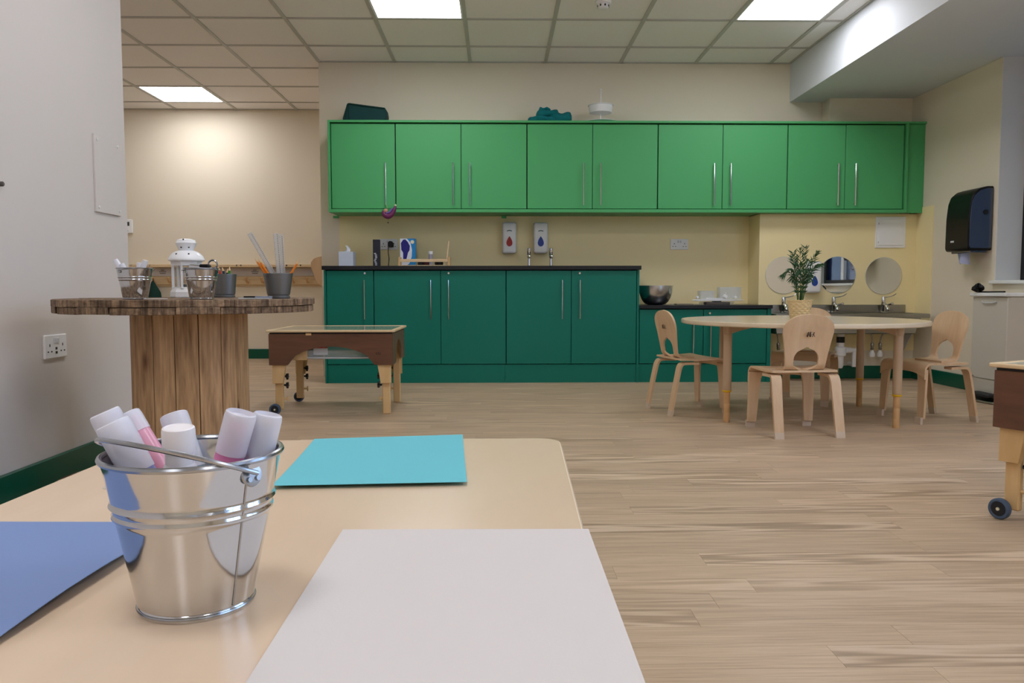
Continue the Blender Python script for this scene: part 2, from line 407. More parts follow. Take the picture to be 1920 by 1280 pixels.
o = bpy.data.objects.new('floor_planks', me); COL.objects.link(o); o.parent = fl; o['kind'] = 'stuff'

# --- walls
WSPL = P(960, 398, Y=6.097).z
struct('wall_left', box(B(), XL-.12, XL, YREAR, YLE, 0, CEIL), M_wall_dimmed)
struct('wall_far', box(B(), XFARL, -1.25, YF, YF+.1, 0, CEIL), M_wall)
struct('wall_back', box(B(), -1.415, 2.0, YM, YM+.15, 0, CEIL), M_wall)
struct('wall_alcove_side', box(B(), -1.415, -1.26, YM+.15, YF, 0, CEIL), M_wall)
struct('wall_alcove_left', box(B(), XFARL-.1, XFARL, YREAR, YF+.1, 0, CEIL), M_wall)
struct('wall_back_upper', box(B(), 2.0, 2.62, YM, YM+.15, WSPL, CEIL), M_wall)
struct('wall_back_upper_right', box(B(), 2.62, XR, 6.32, YM+.15, WSPL, CEIL), M_wall)
struct('wall_back_lower', box(B(), 2.0, 2.049, YM, YM+.15, 0, WSPL), M_wall)
struct('wall_back_lower_right', box(B(), 2.049, XR, 6.2, YM+.15, 0, WSPL), M_wall)
struct('wall_rear', box(B(), XFARL, XR+.3, YREAR-.1, YREAR, 0, CEIL), M_wall)
# right wall with window openings (from near to far)
WINS = [(-1.3, .3), (1.0, 2.62), (4.02, 5.2)]
WZ0, WZ1 = .735, SOFF
bm = B(); prev = YREAR
for a, b_ in WINS:
    box(bm, XR, XR+.25, prev, a, 0, SOFF-.001); box(bm, XR, XR+.25, a, b_, 0, WZ0); prev = b_
box(bm, XR, XR+.25, prev, YM+.15, 0, SOFF-.001)
struct('wall_right', bm, M_wall)
# bulkhead over the window side
struct('trim_1', box(B(), XB, XR+.26, YREAR, YM, SOFF, CEIL+.05), mat('bulkhead white emulsion with daylight tint', (220, 224, 230), .6, spec=.3, bump=.05, bscale=90))  # white paint; blue daylight from the windows is tinted into its colour
# white plaster linings of the window reveals
for i, (a, b_) in enumerate(WINS):
    w = obj('window_%d' % (i+1), (lambda bm: (box(bm, XR+.17, XR+.23, a, a+.05, WZ0, WZ1), box(bm, XR+.17, XR+.23, b_-.05, b_, WZ0, WZ1), box(bm, XR+.17, XR+.23, a+.05, b_-.05, WZ0, WZ0+.06), box(bm, XR+.17, XR+.23, a+.05, b_-.05, WZ1-.06, WZ1), bm)[-1])(B()), M_frameblk, smooth=False, kind='structure')
    mid = (a+b_)/2 if i < 2 else 4.47
    obj('mullion', box(B(), XR+.165, XR+.235, mid-.03, mid+.03, WZ0+.06, WZ1-.06), M_frameblk if i < 2 else M_plastic, w, smooth=False)
    for (p, q) in ((a+.05, mid-.03), (mid+.03, b_-.05)):
        obj('pane', box(B(), XR+.195, XR+.203, p, q, WZ0+.06, WZ1-.06), M_winglass if i < 2 else M_darkglass, w, smooth=False)
    bm = B(); box(bm, XR+.001, XR+.168, b_-.004, b_+.001, WZ0, WZ1); box(bm, XR+.001, XR+.168, a-.001, a+.004, WZ0, WZ1)
    obj('reveal_lining', bm, M_white, w, smooth=False)
    obj('window_sill', box(B(), XR-.03, XR+.165, a-.02, b_+.02, WZ0, WZ0+.022, .004), M_white, w)
# outside ground seen from the windows
# --- ceiling: slab, grid, tiles, light panels
ce = struct('ceiling', box(B(), XFARL, XB, YREAR, YF+.1, CEIL+.02, CEIL+.1), mat('ceiling void', (60, 60, 58), .9))
xs = [GX0+.6*k for k in range(-7, 7)]; ys = [GY0+.6*j for j in range(-15, 6)]
def clip(a, b_, lo, hi): return max(a, lo), min(b_, hi)
tile_cache = {}
LIGHTS = {(0, -1), (4, -1), (-4, 3), (0, -5), (4, -5), (0, -9), (4, -9), (0, -13), (4, -13), (-5, -1)}
for k in range(-8, 7):
    x0, x1 = clip(GX0+.6*k, GX0+.6*(k+1), XFARL, XB)
    if x1-x0 < .03: continue
    for j in range(-15, 6):
        y0_, y1_ = clip(GY0+.6*j, GY0+.6*(j+1), YREAR, YF if x1 < -1.4 else YM)
        if y1_-y0_ < .03: continue
        if (k, j) in LIGHTS: continue
        key = (round(x1-x0, 3), round(y1_-y0_, 3))
        if key not in tile_cache:
            bm = B(); w, h = key; box(bm, .011, w-.011, .011, h-.011, .0, .015, .002)
            me = bpy.data.meshes.new('ceiling_tile'); bm.to_mesh(me); bm.free(); me.materials.append(M_tile); tile_cache[key] = me
        o = bpy.data.objects.new('ceiling_tile', tile_cache[key]); COL.objects.link(o); o.parent = ce; o.location = (x0, y0_, CEIL+.003)
for x in xs:
    if XFARL < x < XB: obj('grid_bar', box(B(), x-.013, x+.013, YREAR, YF if x < -1.42 else YM, CEIL-.004, CEIL+.02), M_grid, ce, smooth=False)
for y in ys:
    if YREAR < y < YF: obj('grid_bar', box(B(), XFARL, XB if y < YM else -1.415, y-.011, y+.011, CEIL-.003, CEIL+.019), M_grid, ce, smooth=False)
bm = B(); box(bm, XFARL, -1.415, YF-.018, YF, CEIL-.004, CEIL+.01); box(bm, -1.415, XB, YM-.018, YM, CEIL-.004, CEIL+.01); box(bm, XB-.018, XB, YREAR, YM-.018, CEIL-.004, CEIL+.01)
obj('edge_trim', bm, M_grid, ce, smooth=False)
for (k, j) in sorted(LIGHTS):
    x0, y0_ = GX0+.6*k, GY0+.6*j
    lab = {(0, -1): 'square white ceiling light panel above left part of green wall cabinets', (4, -1): 'square white ceiling light panel nearest the white bulkhead on the right',
           (-4, 3): 'square white ceiling light panel in front of the far cream wall'}.get((k, j), 'white ceiling light panel %s, %s' % ({-5: 'just above the view', -9: 'overhead of the near table', -13: 'behind the camera', -1: 'above the far left alcove', 3: ''}[j], 'in the left row' if k < 2 else 'in the right row'))
    t = thing('ceiling_light', lab, 'light', (x0+.3, y0_+.3, CEIL-.002), 0, 'ceiling light panels')
    bm = B()
    for (a, b_, c, d) in ((-.288, .288, -.288, -.276), (-.288, .288, .276, .288), (-.288, -.276, -.276, .276), (.276, .288, -.276, .276)): box(bm, a, b_, c, d, 0, .014)
    obj('frame', bm, M_plastic, t, smooth=False)
    obj('diffuser', box(B(), -.276, .276, -.276, .276, .004, .012), M_panel, t, smooth=False)
# --- skirtings
def skirt_profile(L):  # along +x, face toward -y
    return None
def skirt(name, x0, x1, y0, y1): struct(name, box(B(), x0, x1, y0, y1, 0, .1, .004), M_skirt)
skirt('baseboard_left', XL, XL+.016, YREAR, YLE)
skirt('baseboard_left_end', XL-.12, XL+.016, YLE, YLE+.016)
skirt('baseboard_far', XFARL, -1.415, YF-.016, YF)
skirt('baseboard_back', 2.05, XR, 6.184, 6.2)
skirt('baseboard_right', XR-.016, XR, YREAR, 6.184)
# --- yellow splashbacks
struct('trim_2', box(B(), P(637, 450, Y=YM).x, 2.049, YM-.006, YM, .55, 1.33), M_yellow)
struct('trim_3', box(B(), 2.043, 2.049, 6.194, YM-.006, .55, WSPL-.001), M_yellow)
struct('trim_4', box(B(), 2.049, XR, 6.194, 6.2, .22, WSPL-.001), M_yellow)
struct('trim_5', box(B(), XR-.006, XR, 5.96, 6.194, .45, 1.33), M_yellow)

# ================================================================ CABINETS
def handle(parent, x, z0, z1, yf, name='handle'):
    """bow bar handle standing off a door front at yf"""
    bm = B(); yb = yf-.026
    tube(bm, [(x, yb, z0), (x, yb, z1)], .0052, 10)
    for z in (z0+.014, z1-.014): tube(bm, [(x, yf, z), (x, yb, z)], .0045, 8)
    obj(name, bm, M_chrome, parent, label='chrome bar handle')
def lock(parent, x, z, yf):
    bm = B(); cyl(bm, .0085, 0, .006, 16, T(x, yf, z) @ RX(PI/2), .001); lk = obj('lock', bm, M_chrome, parent, label='round chrome lock')
YU = 6.117   # front plane of wall cabinets
YC = 5.965   # front plane of base cabinets
ux = [P(x, 310, Y=YU).x for x in (620.5, 741.5, 864.5, 988, 1111, 1233.5, 1355, 1476.5, 1585, 1695)]
uz1 = P(960, 231, Y=YU).z; uz0 = P(960, 392, Y=YU).z
HU = {0: 724, 1: 850, 2: 881, 3: 1094, 4: 1126, 5: 1338, 6: 1369, 7: 1569.5, 8: 1602}
units = [((0,), 'single door green wall cabinet at the left end of the wall run'),
         ((1, 2), 'double door green wall cabinet second from left, beside the single one'),
         ((3, 4), 'double door green wall cabinet under the teal towels and cake stand'),
         ((5, 6), 'double door green wall cabinet above the twin wall socket'),
         ((7, 8), 'double door green wall cabinet at right end above the round mirrors')]
for doors, lab in units:
    x0, x1 = ux[doors[0]], ux[doors[-1]+1]
    t = thing('wall_cabinet', lab, 'cabinet', (x0, YU, uz0), 0, 'green wall cabinets')
    w = x1-x0; h = uz1-uz0; yb = (6.31 if x1 > 2.62 else YM-.008)-YU
    bm = B(); box(bm, .001, w-.001, .022, yb, 0, h)
    obj('carcass', bm, M_gap, t, smooth=False)
    for d in doors:
        a, b_ = ux[d]-x0, ux[d+1]-x0
        ga = .004 if d == doors[0] else .0022; gb = .004 if d == doors[-1] else .0022
        dr = obj('door', box(B(), a+ga, b_-gb, 0, .019, .004, h-.006, .0012), M_upper, t)
        hx = P(HU[d], 345, Y=YU).x-x0
        handle(dr, hx, P(960, 385, Y=YU).z-uz0, P(960, 306, Y=YU).z-uz0, 0)
# surround of the wall run: one continuous frame
t = thing('cabinet_surround', 'long green frame panels boxing in the row of wall cabinets', 'cabinet panel', (ux[0], YU, uz0))
lx = P(615.5, 310, Y=YU-.01).x-ux[0]; rx = P(1701.5, 310, Y=YU-.01).x-ux[0]; H = uz1-uz0; zt = P(960, 225.5, Y=YU-.02).z-uz0; zb = P(960, 398, Y=YU-.02).z-uz0
obj('top_panel', box(B(), lx, XR-ux[0]-.001, -.02, .195, H+.002, zt, .001), M_upperedge, t)
obj('top_panel', box(B(), lx, 2.0-ux[0], .195, YM-YU-.002, H+.002, zt, .001), M_upperedge, t)
obj('bottom_panel', box(B(), lx, rx, -.02, .075, zb, -.002, .001), M_upperedge, t)
obj('bottom_panel', box(B(), lx, 2.04-ux[0], .075, YM-YU-.008, zb+.004, -.002, .001), M_upperedge, t)
obj('side_panel', box(B(), lx, -.002, -.02, YM-YU-.008, -.002, H+.002, .001), M_upperedge, t)
obj('side_panel', box(B(), ux[9]-ux[0]+.003, rx, -.02, .19, -.002, H+.002, .001), M_upperedge, t)
obj('filler_panel', box(B(), rx+.001, XR-ux[0]-.001, .0, .02, zb, H+.002, .001), M_upper, t)
bm = B()
for px in (628, 945, 1480): 
    x = P(px, 400, Y=6.40).x-ux[0]; bm = B(); box(bm, x-.02, x+.02, YM-YU-.04, YM-YU-.008 if px < 1400 else YM-YU-.04+.001, zb-.014, zb+.003); obj('fixing_block', bm, M_upperedge, t, smooth=False)

# --- tall base run
ZW = P(900, 498, Y=YC-.02).z; ZWT = ZW; ZWB = ZWT-.03
PLZ = P(900, 682.5, Y=YC).z
bx = [P(x, 600, Y=YC).x for x in (612.5, 701.5, 826.5, 949, 1071, 1193.5)]
HB = {0: (684, 684), 1: (808, None), 2: (841, 841), 3: (1054, None), 4: (1087, 1087)}
lz = P(841, 512, Y=YC).z
hz1, hz0 = P(841, 525, Y=YC).z, P(841, 598, Y=YC).z
bunits = [((0,), 'narrow dark green floor cabinet at left end with lock'),
          ((1, 2), 'dark green double door floor cabinet left of the two soap dispensers'),
          ((3, 4), 'dark green double door floor cabinet beneath the two soap dispensers and taps')]
def base_unit(doors, xs_, ztop, lab, HBx, z1, z0, lz_, endl=None, endr=None, grp='dark green floor cabinets'):
    x0, x1 = xs_[doors[0]], xs_[doors[-1]+1]
    t = thing('floor_cabinet', lab, 'cabinet', (x0, YC, 0), 0, grp)
    w = x1-x0
    obj('carcass', box(B(), .001, w-.001, .022, .49, PLZ, ztop-.001), M_gap, t, smooth=False)
    for d in doors:
        a, b_ = xs_[d]-x0, xs_[d+1]-x0
        ga = .003 if d == doors[0] else .002; gb = .003 if d == doors[-1] else .002
        dr = obj('door', box(B(), a+ga, b_-gb, 0, .019, PLZ+.002, ztop-.006, .0012), M_base, t)
        hx, lx_ = HBx[d]
        handle(dr, P(hx, 560, Y=YC).x-x0, z0, z1, 0)
        if lx_: lock(dr, P(lx_, 512, Y=YC).x-x0, lz_, 0)
    if endl is not None: obj('end_panel', box(B(), endl-x0, -.001, -.004, .49, 0, ztop-.001, .001), M_base, t)
    if endr is not None: obj('end_panel', box(B(), w+.001, endr-x0, -.004, .49, 0, ztop-.001, .001), M_base, t)
    return t
xl = P(608.5, 600, Y=YC).x; xr = P(1198, 600, Y=YC).x
base_unit((0,), bx, ZWB, bunits[0][1], HB, hz1, hz0, lz, endl=xl)
base_unit((1, 2), bx, ZWB, bunits[1][1], HB, hz1, hz0, lz)
base_unit((3, 4), bx, ZWB, bunits[2][1], HB, hz1, hz0, lz, endr=xr)
bm = box(B(), xl-.012, xr+.012, YC-.02, YM-.007, ZWB, ZWT, .002)
tag(obj('worktop', bm, M_top), 'long black worktop on the taller floor cabinets', 'worktop')
# low run
ZL = P(1320, 572, Y=YC-.02).z; ZLB = ZL-.026
lxs = [xr+.002, P(1318.5, 630, Y=YC).x, P(1437.5, 630, Y=YC).x]; lend = P(1445, 630, Y=YC).x
base_unit((0, 1), lxs, ZLB, 'low dark green double door cabinet between the tall run and the sink', {0: (1300, None), 1: (1332, 1332)}, P(1300, 605, Y=YC).z, P(1300, 672, Y=YC).z, P(1332, 587, Y=YC).z, endr=lend)
bm = B(); box(bm, xr+.002, 2.04, YC-.02, YM-.007, ZLB, ZL, .002); box(bm, 2.04, lend+.006, YC-.02, 6.192, ZLB, ZL, .002)
tag(obj('worktop', bm, M_top), 'short low black worktop holding the mixing bowl', 'worktop')
px_ = P(947, 700, Y=YC).x
tag(obj('plinth', box(B(), bx[0], px_-.001, YC+.006, YC+.022, 0, PLZ-.003, .001), M_base), 'dark green plinth board left of the joint, behind the small table', 'plinth', 'cabinet plinths')
tag(obj('plinth', box(B(), px_+.001, lxs[2], YC+.006, YC+.022, 0, PLZ-.003, .001), M_base), 'dark green plinth board running from the joint to the sink', 'plinth', 'cabinet plinths')

# ================================================================ ON TOP OF THE WALL CABINETS
ztop = uz0+zt
# folded storage bag
p0 = P(646, 224, Y=6.30); p1 = P(727, 224, Y=6.30)
hL = P(657, 197, Y=6.30).z-ztop; hR = P(725, 206, Y=6.30).z-ztop
t = thing('storage_bag', 'collapsed dark teal canvas bag on top of the left wall cabinet', 'bag', ((p0.x+p1.x)/2, 6.30, ztop))
hw = (p1.x-p0.x)/2
bm = B()
poly = [(-hw+.01, .002), (hw-.01, .002), (hw, hR*.62), (hw-.008, hR), (-hw+.05, hL), (-hw+.035, hL-.004), (-hw, .04), (-hw+.002, .015)]
prism(bm, poly, -.08, .08, 'Y', bev=.006)
obj('body', bm, M_bag, t)
bm = B(); tube(bm, [(-hw+.05, -.084, hL-.008), (0, -.087, (hL+hR)/2-.008), (hw-.008, -.084, hR-.008)], .004, 6); tube(bm, [(-hw+.048, -.084, hL-.01), (-hw+.05, -.086, .05), (-hw+.06, -.085, .006)], .003, 6); tube(bm, [(-hw+.02, -.084, .02), (-hw+.03, -.086, hL*.5), (-hw+.048, -.084, hL-.01)], .003, 6)
obj('seam_piping', bm, M_darkbag, t)
# towels
a0 = P(990, 225, Y=6.3).x; a1 = P(1071, 225, Y=6.3).x; hh = P(1030, 206, Y=6.3).z-ztop
t = thing('folded_towels', 'crumpled teal towels piled on top of the wall cabinets', 'towel', ((a0+a1)/2, 6.3, ztop))
def towel(x0, x1, z0, z1, dy, seed, n=34):
    rnd = random.Random(seed); ph = [rnd.random()*6 for _ in range(6)]
    def f(u, v):
        a = v*2*PI; x = x0+(x1-x0)*u
        r = 1+.10*math.sin(2*a+ph[0]+u*4)+.06*math.sin(4*a+ph[1]-u*5)+.05*math.sin(4*u*PI+ph[2])
        e = min(1, 7*u+.55, 7*(1-u)+.55)
        c, s_ = math.cos(a), math.sin(a); c = math.copysign(abs(c)**.7, c); s_ = math.copysign(abs(s_)**.7, s_)
        zz = (z0+z1)/2+s_*(z1-z0)/2*(r if s_ > 0 else 1)*e+(.006*math.sin(u*11+ph[4]) if s_ > 0 else 0)
        return V(x, c*dy*r*e, max(zz, .001))
    bm = B(); grid(bm, f, n, 20); return bm
hwid = (a1-a0)/2
obj('towel', towel(-hwid, hwid*.3, .001, hh*.55, .085, 1), M_teal_cloth, t, ang=80)
obj('towel', towel(-hwid*.62, hwid*.4, hh*.42, hh*.92, .08, 2), M_teal_cloth, t, ang=80)
obj('towel', towel(-hwid*.05, hwid, .001, hh*.8, .08, 5), M_teal_cloth, t, ang=80)
obj('towel', towel(-hwid*.5, hwid*.05, hh*.75, hh*1.08, .06, 4), M_teal_cloth, t, ang=80)
# cake stand
c = P(1126, 224, Y=6.28); t = thing('cake_stand', 'white two tier cake stand on top of the wall cabinets', 'cake stand', (c.x, 6.28, ztop))
k = 6.28/FPX
bm = B(); R1 = 33*k; lathe(bm, [(0, .004), (.03, 0), (.05, .002), (R1*.72, .009), (R1*.95, .017), (R1, .020), (R1*.99, .023), (R1*.7, .014), (0, .010)], 40)
obj('lower_plate', bm, M_plastic, t)
bm = B(); tube(bm, [(0, 0, .01), (0, 0, 60*k)], .004, 10); lathe(bm, [(0, 0), (.006, .002), (.003, .012), (.008, .02), (.003, .028), (0, .03)], 12, T(0, 0, 60*k)); obj('rod', bm, M_plastic, t)
bm = B(); R2 = 24*k; zz = 22*k
lathe(bm, [(0, zz), (R2*.6, zz), (R2*.84, zz+.003), (R2*.93, zz+13*k), (R2, zz+14*k), (R2*.98, zz+14.6*k), (R2*.88, zz+13*k), (R2*.8, zz+.008), (0, zz+.006)], 48, fn=lambda kk, a: (.0014*math.cos(24*a) if 2 <= kk <= 4 else 0))
obj('upper_dish', bm, M_plastic, t)

# ornament hanging on first handle
c = P(729, 397, Y=YU-.03)
t = thing('hanging_ornament', 'small purple crescent clay ornament hanging from the leftmost wall cabinet handle', 'ornament', (c.x, YU-.032, c.z))
k = 6.085/FPX
pts = spline([(-9.5*k, 0, 2*k), (-8*k, 0, -5*k), (-1*k, 0, -8*k), (6*k, 0, -3*k), (11*k, 0, 6*k), (12*k, 0, 11*k)], 5)
obj('body', tube(B(), pts, [.006+.016*math.sin(PI*min(1, i/len(pts)+.1)) for i in range(len(pts))], 12), M_purple, t)
pts2 = spline([(-4*k, -.012, -2.5*k), (2*k, -.014, -1*k), (7*k, -.012, 6*k)], 5)
obj('stripe', tube(B(), pts2, .007, 8), M_mauve, t)
obj('head', lathe(B(), [(0, -.016), (.012, -.012), (.017, 0), (.012, .012), (0, .016)], 14, T(-5.5*k, -.004, 2*k)), M_pinkclay, t)
obj('hat', lathe(B(), [(0, -.008), (.008, -.005), (.009, .002), (0, .01)], 12, T(12.5*k, 0, 12*k)), M_hub, t)
bm = B(); tube(bm, [(-2*k, 0, -8*k), (-1.5*k, 0, -18*k)], .0012, 6); tube(bm, [(-2*k, 0, 0), (-4*k, 0, P(724, 384, Y=YU-.03).z-c.z)], .0012, 6); obj('string', bm, M_string, t)
obj('bead', lathe(B(), [(0, -.006), (.006, 0), (0, .006)], 10, T(-1.5*k, 0, -20*k)), M_soil, t)

# ================================================================ ON THE TALL WORKTOP
def on(px, Y): return P(px, 480, Y=Y).x
Yt = 6.22; kt = Yt/FPX
# tissue box
t = thing('tissue_box', 'pale cube tissue box at the left end of the black worktop', 'tissue box', (on(651, Yt), Yt, ZWT))
hb = (P(651, 471.5, Y=Yt-.05).z-ZWT); obj('carton', box(B(), -13.5*kt, 13.5*kt, -.055, .055, 0, hb, .002), M_tbox, t)
def tis(u, v): return V((u-.5)*.04*(1-.5*v)+.012*math.sin(v*3)-.005, .018*math.sin(u*7+v*3), hb-.002+v*.05)
obj('tissue', grid(B(), tis, 12, 10, .0012), M_tissue, t, ang=80)
# dark speaker / kettle like box
t = thing('dark_carton', 'narrow dark patterned carton standing beside the tissue box on the worktop', 'box', (on(706.5, Yt), Yt, ZWT), .12)
hb = P(706, 449, Y=Yt-.05).z-ZWT
obj('carton', box(B(), -6.6*kt, 6.6*kt, -.06, .06, 0, hb, .002), mat('navy black carton', (20, 22, 44), .3), t)
bm = B()
for i in range(9): 
    a = random.uniform(-.008, .008); z = .01+i*.011; box(bm, a-.013, a+.002, -.0612, -.0602, z, z+.006)
obj('label_print', bm, M_plastic2, t, smooth=False)
# socket helper
def socket(name, lab, px, py, wpx, Y, plug=False, X=None, w=.146, h=.086, loc=None, rotz=0, group='white wall sockets', usb=False):
    t = thing(name, lab, 'socket', loc, rotz, group)
    obj('plate', box(B(), -w/2, w/2, -.010, 0, -h/2, h/2, .003), M_plastic, t)
    bm = B()
    for s in (-1, 1):
        cx = s*.042
        box(bm, cx-.0024, cx+.0024, -.0106, -.0095, .0, .010)
        for q in (-1, 1): box(bm, cx+q*.011-.004, cx+q*.011+.004, -.0106, -.0095, -.020, -.0155)
    if usb:
        for z in (-.012, -.027): obj('charging_port', box(B(), -.006, .006, -.0106, -.0095, z, z+.009), M_blackm, t, smooth=False)
    obj('pin_slots', bm, M_blackm, t, smooth=False)
    for s in (-1, 1):
        obj('switch', box(B(), s*.010-.006, s*.010+.006, -.0135, -.009, .012, .030, .001, ), M_plastic2, t)
    return t
p = P(729, 458, Y=YM-.006)
sk = socket('wall_socket', 'white double socket with black plug above the worktop, left', 0, 0, 0, 0, loc=(p.x, YM-.006, p.z))
t = thing('plug', 'black plug and cable in the socket behind the dark carton', 'plug', (P(733, 458, Y=YM-.02).x, YM-.0175, p.z))
bm = B(); prism(bm, [(-.022, -.022), (.022, -.022), (.022, .008), (.01, .024), (-.012, .024), (-.022, .012)], -.03, 0, 'Y', bev=.003); obj('body', bm, M_blackm, t)
obj('cable', tube(B(), spline([(-.02, -.015, -.018), (-.02, -.02, -.07), (-.014, -.02, -.12), (-.022, -.022, ZWT-p.z+.003)], 5), .003, 8), M_blackm, t)
p = P(1273.5, 458, Y=YM-.006)
socket('wall_socket', 'white double wall socket above the low black worktop', 0, 0, 0, 0, loc=(p.x, YM-.006, p.z))
# glove box
t = thing('glove_box', 'blue and white glove carton with navy hand print on the worktop', 'box', (on(766, Yt), Yt, ZWT), 0)
hb = P(766, 447, Y=Yt-.05).z-ZWT; hw = 14*kt
obj('carton', box(B(), -hw, hw, -.045, .045, 0, hb, .002), M_box_blue, t)
yy = -.0462
bm = B(); prism(bm, [(-hw, .001), (-hw, hb-.001), (-hw*.1, hb-.001), (hw*.35, hb*.85), (hw*.55, hb*.6), (hw*.5, hb*.35), (hw*.2, hb*.12), (-hw*.3, .001)], yy, -.0448, 'Y'); obj('white_print', bm, M_box_white, t, smooth=False)
bm = B(); prism(bm, [(-hw*.6, hb*.96), (-hw*.3, hb*.97), (hw*.0, hb*.88), (hw*.28, hb*.74), (hw*.22, hb*.58), (hw*.02, hb*.5), (-hw*.1, hb*.36), (-hw*.2, hb*.26), (-hw*.62, hb*.27), (-hw*.62, hb*.5), (-hw*.85, hb*.6), (-hw*.9, hb*.84)], yy-.001, yy, 'Y'); obj('hand_print', bm, M_box_navy, t, smooth=False)
obj('sticker', cyl(B(), .014, 0, .0015, 20, T(hw*.6, yy+.002, hb*.88) @ RX(PI/2)), M_hub, t)
# wooden tray / rack in front
Yr = 6.06; kr = Yr/FPX
x0 = P(748.5, 480, Y=Yr).x; x1 = P(842, 480, Y=Yr).x
t = thing('wooden_caddy', 'pale wooden rail caddy in front of the glove carton', 'caddy', ((x0+x1)/2, Yr, ZWT)); hw = (x1-x0)/2
for s in (-1, 1): obj('end_post', box(B(), s*hw-.008, s*hw+.008, -.01, .10, 0, .07, .002), M_maple, t)
obj('rail', box(B(), -hw+.008, hw-.008, -.006, .004, P(800, 491, Y=Yr).z-ZWT, P(800, 485.5, Y=Yr).z-ZWT, .001), M_maplex, t)
obj('shelf', box(B(), -hw+.008, hw-.008, 0, .095, .003, .009, .001), M_maplex, t)
for i, (px, w_, m_) in enumerate(((788.5, 5.2, M_blackm), (799, 6, mat('dark red lid', (70, 20, 26), .4)), (823, 8, M_blackm))):
    tag(obj('jar', lathe(B(), [(0, 0), (w_*kr*.9, 0), (w_*kr, .006), (w_*kr, .022), (w_*kr*.85, .028), (0, .028)], 18), m_, loc=(on(px, Yr+.05), Yr+.05, ZWT+.009)),
        ['small black jar at the middle of the wooden caddy', 'dark red lidded jar in the wooden caddy', 'wide black jar at the right end of the wooden caddy'][i], 'jar', 'jars in the wooden caddy')
t = thing('small_bottle', 'small grey bottle with white cap behind the wooden caddy', 'bottle', (on(807.5, 6.24), 6.24, ZWT))
obj('body', cyl(B(), .0165, 0, P(807, 476.5, Y=6.24).z-ZWT, 20, None, .002), mat('lilac grey bottle', (166, 162, 178), .4), t)
obj('cap', cyl(B(), .017, P(807, 476.5, Y=6.24).z-ZWT, P(807, 471, Y=6.24).z-ZWT, 20, None, .001), M_plastic, t)
a = P(836.5, 496, Y=6.05); b_ = P(841, 451, Y=6.05)
tag(obj('wooden_stick', tube(B(), [(0, 0, 0), (b_.x-a.x, .02, b_.z-ZWT-.01)], .0055, 8), M_maplex, loc=(a.x, 6.05+.012, ZWT+.010)), 'pale wooden stick leaning upright at the right end of the caddy', 'stick')

# soap dispensers on the wall
def dispenser(px, py0, py1, wpx, Y, m_drop, lab):
    k = Y/FPX; a = P(px, py1, Y=Y-.05); top = P(px, py0, Y=Y-.05).z; h = top-a.z; w = wpx*k*(Y-.08)/Y
    t = thing('soap_dispenser', lab, 'soap dispenser', (P(px, (py0+py1)/2, Y=Y-.05).x, Y, a.z), 0, 'white soap dispensers')
    bm = B(); box(bm, -w/2, w/2, -.09, 0, 0, h, .02, seg=4)
    obj('body', bm, M_plastic, t)
    bm = B(); c = h*.335
    pts = []
    for i in range(28):
        a_ = 2*PI*i/28; r = h*.115
        x = r*.86*math.sin(a_); z = -r*math.cos(a_)
        if z > 0: x *= (1-(z/r)**1.6)**.5 if z < r else 0; z *= 1.9
        pts.append((x, c+z))
    prism(bm, pts, -.0925, -.088, 'Y'); obj('drop_window', bm, m_drop, t)
    bm = B(); pts = [(.024*math.cos(a_), h*.70+.013*math.sin(a_)) for a_ in [PI*(.12+.76*i/10) for i in range(11)]]+[(.017*math.cos(a_), h*.70+.006*math.sin(a_)) for a_ in [PI*(.88-.76*i/10) for i in range(11)]]
    prism(bm, pts, -.0912, -.0885, 'Y'); obj('logo_arc', bm, M_teal, t)
    obj('lid', box(B(), -w/2+.003, w/2-.003, -.085, -.001, h-.018, h+.002, .008, seg=3), M_plastic2, t)
    return t
dispenser(955, 417.5, 475, 26.5, YM-.006, M_red, 'white soap dispenser with red drop above the tall worktop')
dispenser(1013.5, 418, 475, 27, YM-.006, M_blue, 'white soap dispenser with blue drop above the tall worktop')
# taps on the tall worktop
for i, px in enumerate((992, 1033)):
    Y = 6.30; x = on(px, Y); t = thing('tap', ['tall chrome tap left of the pair on the worktop', 'tall chrome tap right of the pair on the worktop'][i], 'tap', (x, Y, ZWT), 0, 'chrome taps on the tall worktop')
    h = P(px, 465, Y=Y).z-ZWT
    obj('pillar', lathe(B(), [(0, 0), (.021, 0), (.021, .006), (.0125, .012), (.0115, h*.5), (.0165, h*.54), (.0165, h*.62), (.013, h*.64)], 18), M_chrome, t)
    obj('spout', tube(B(), spline([(0, 0, h*.45), (0, -.03, h*.62), (0, -.09, h*.62), (0, -.105, h*.45)], 5), .0085, 12), M_chrome, t)
    obj('head', lathe(B(), [(.013, h*.62), (.0165, h*.66), (.0165, h*.98), (.014, h), (0, h)], 18), M_chrome, t)

# ================================================================ ON THE LOW WORKTOP
# mixing bowl
Yb = 6.14; kb = Yb/FPX; x = on(1230, Yb)
R_ = 32*kb; hb = P(1230, 536, Y=Yb).z-ZL
prof = [(0, 0), (R_*.42, 0), (R_*.5, .003)]+[(R_*(.5+.5*math.sin(PI/2*i/10)), .003+(hb-.003)*(1-math.cos(PI/2*i/10))**.85) for i in range(1, 11)]+[(R_*1.045, hb), (R_*1.045, hb+.003), (R_*.98, hb+.002)]+[(R_*(.49+.48*math.sin(PI/2*i/10)), .006+(hb-.006)*(1-math.cos(PI/2*i/10))**.85) for i in range(9, 0, -1)]+[(0, .006)]
tag(obj('mixing_bowl', lathe(B(), prof, 48), M_steel and mat('polished steel bowl', (205, 208, 212), .25, metal=1), loc=(x, Yb, ZL)), 'polished steel mixing bowl on the low black worktop', 'bowl')
p = P(1283, 570, Y=6.1)
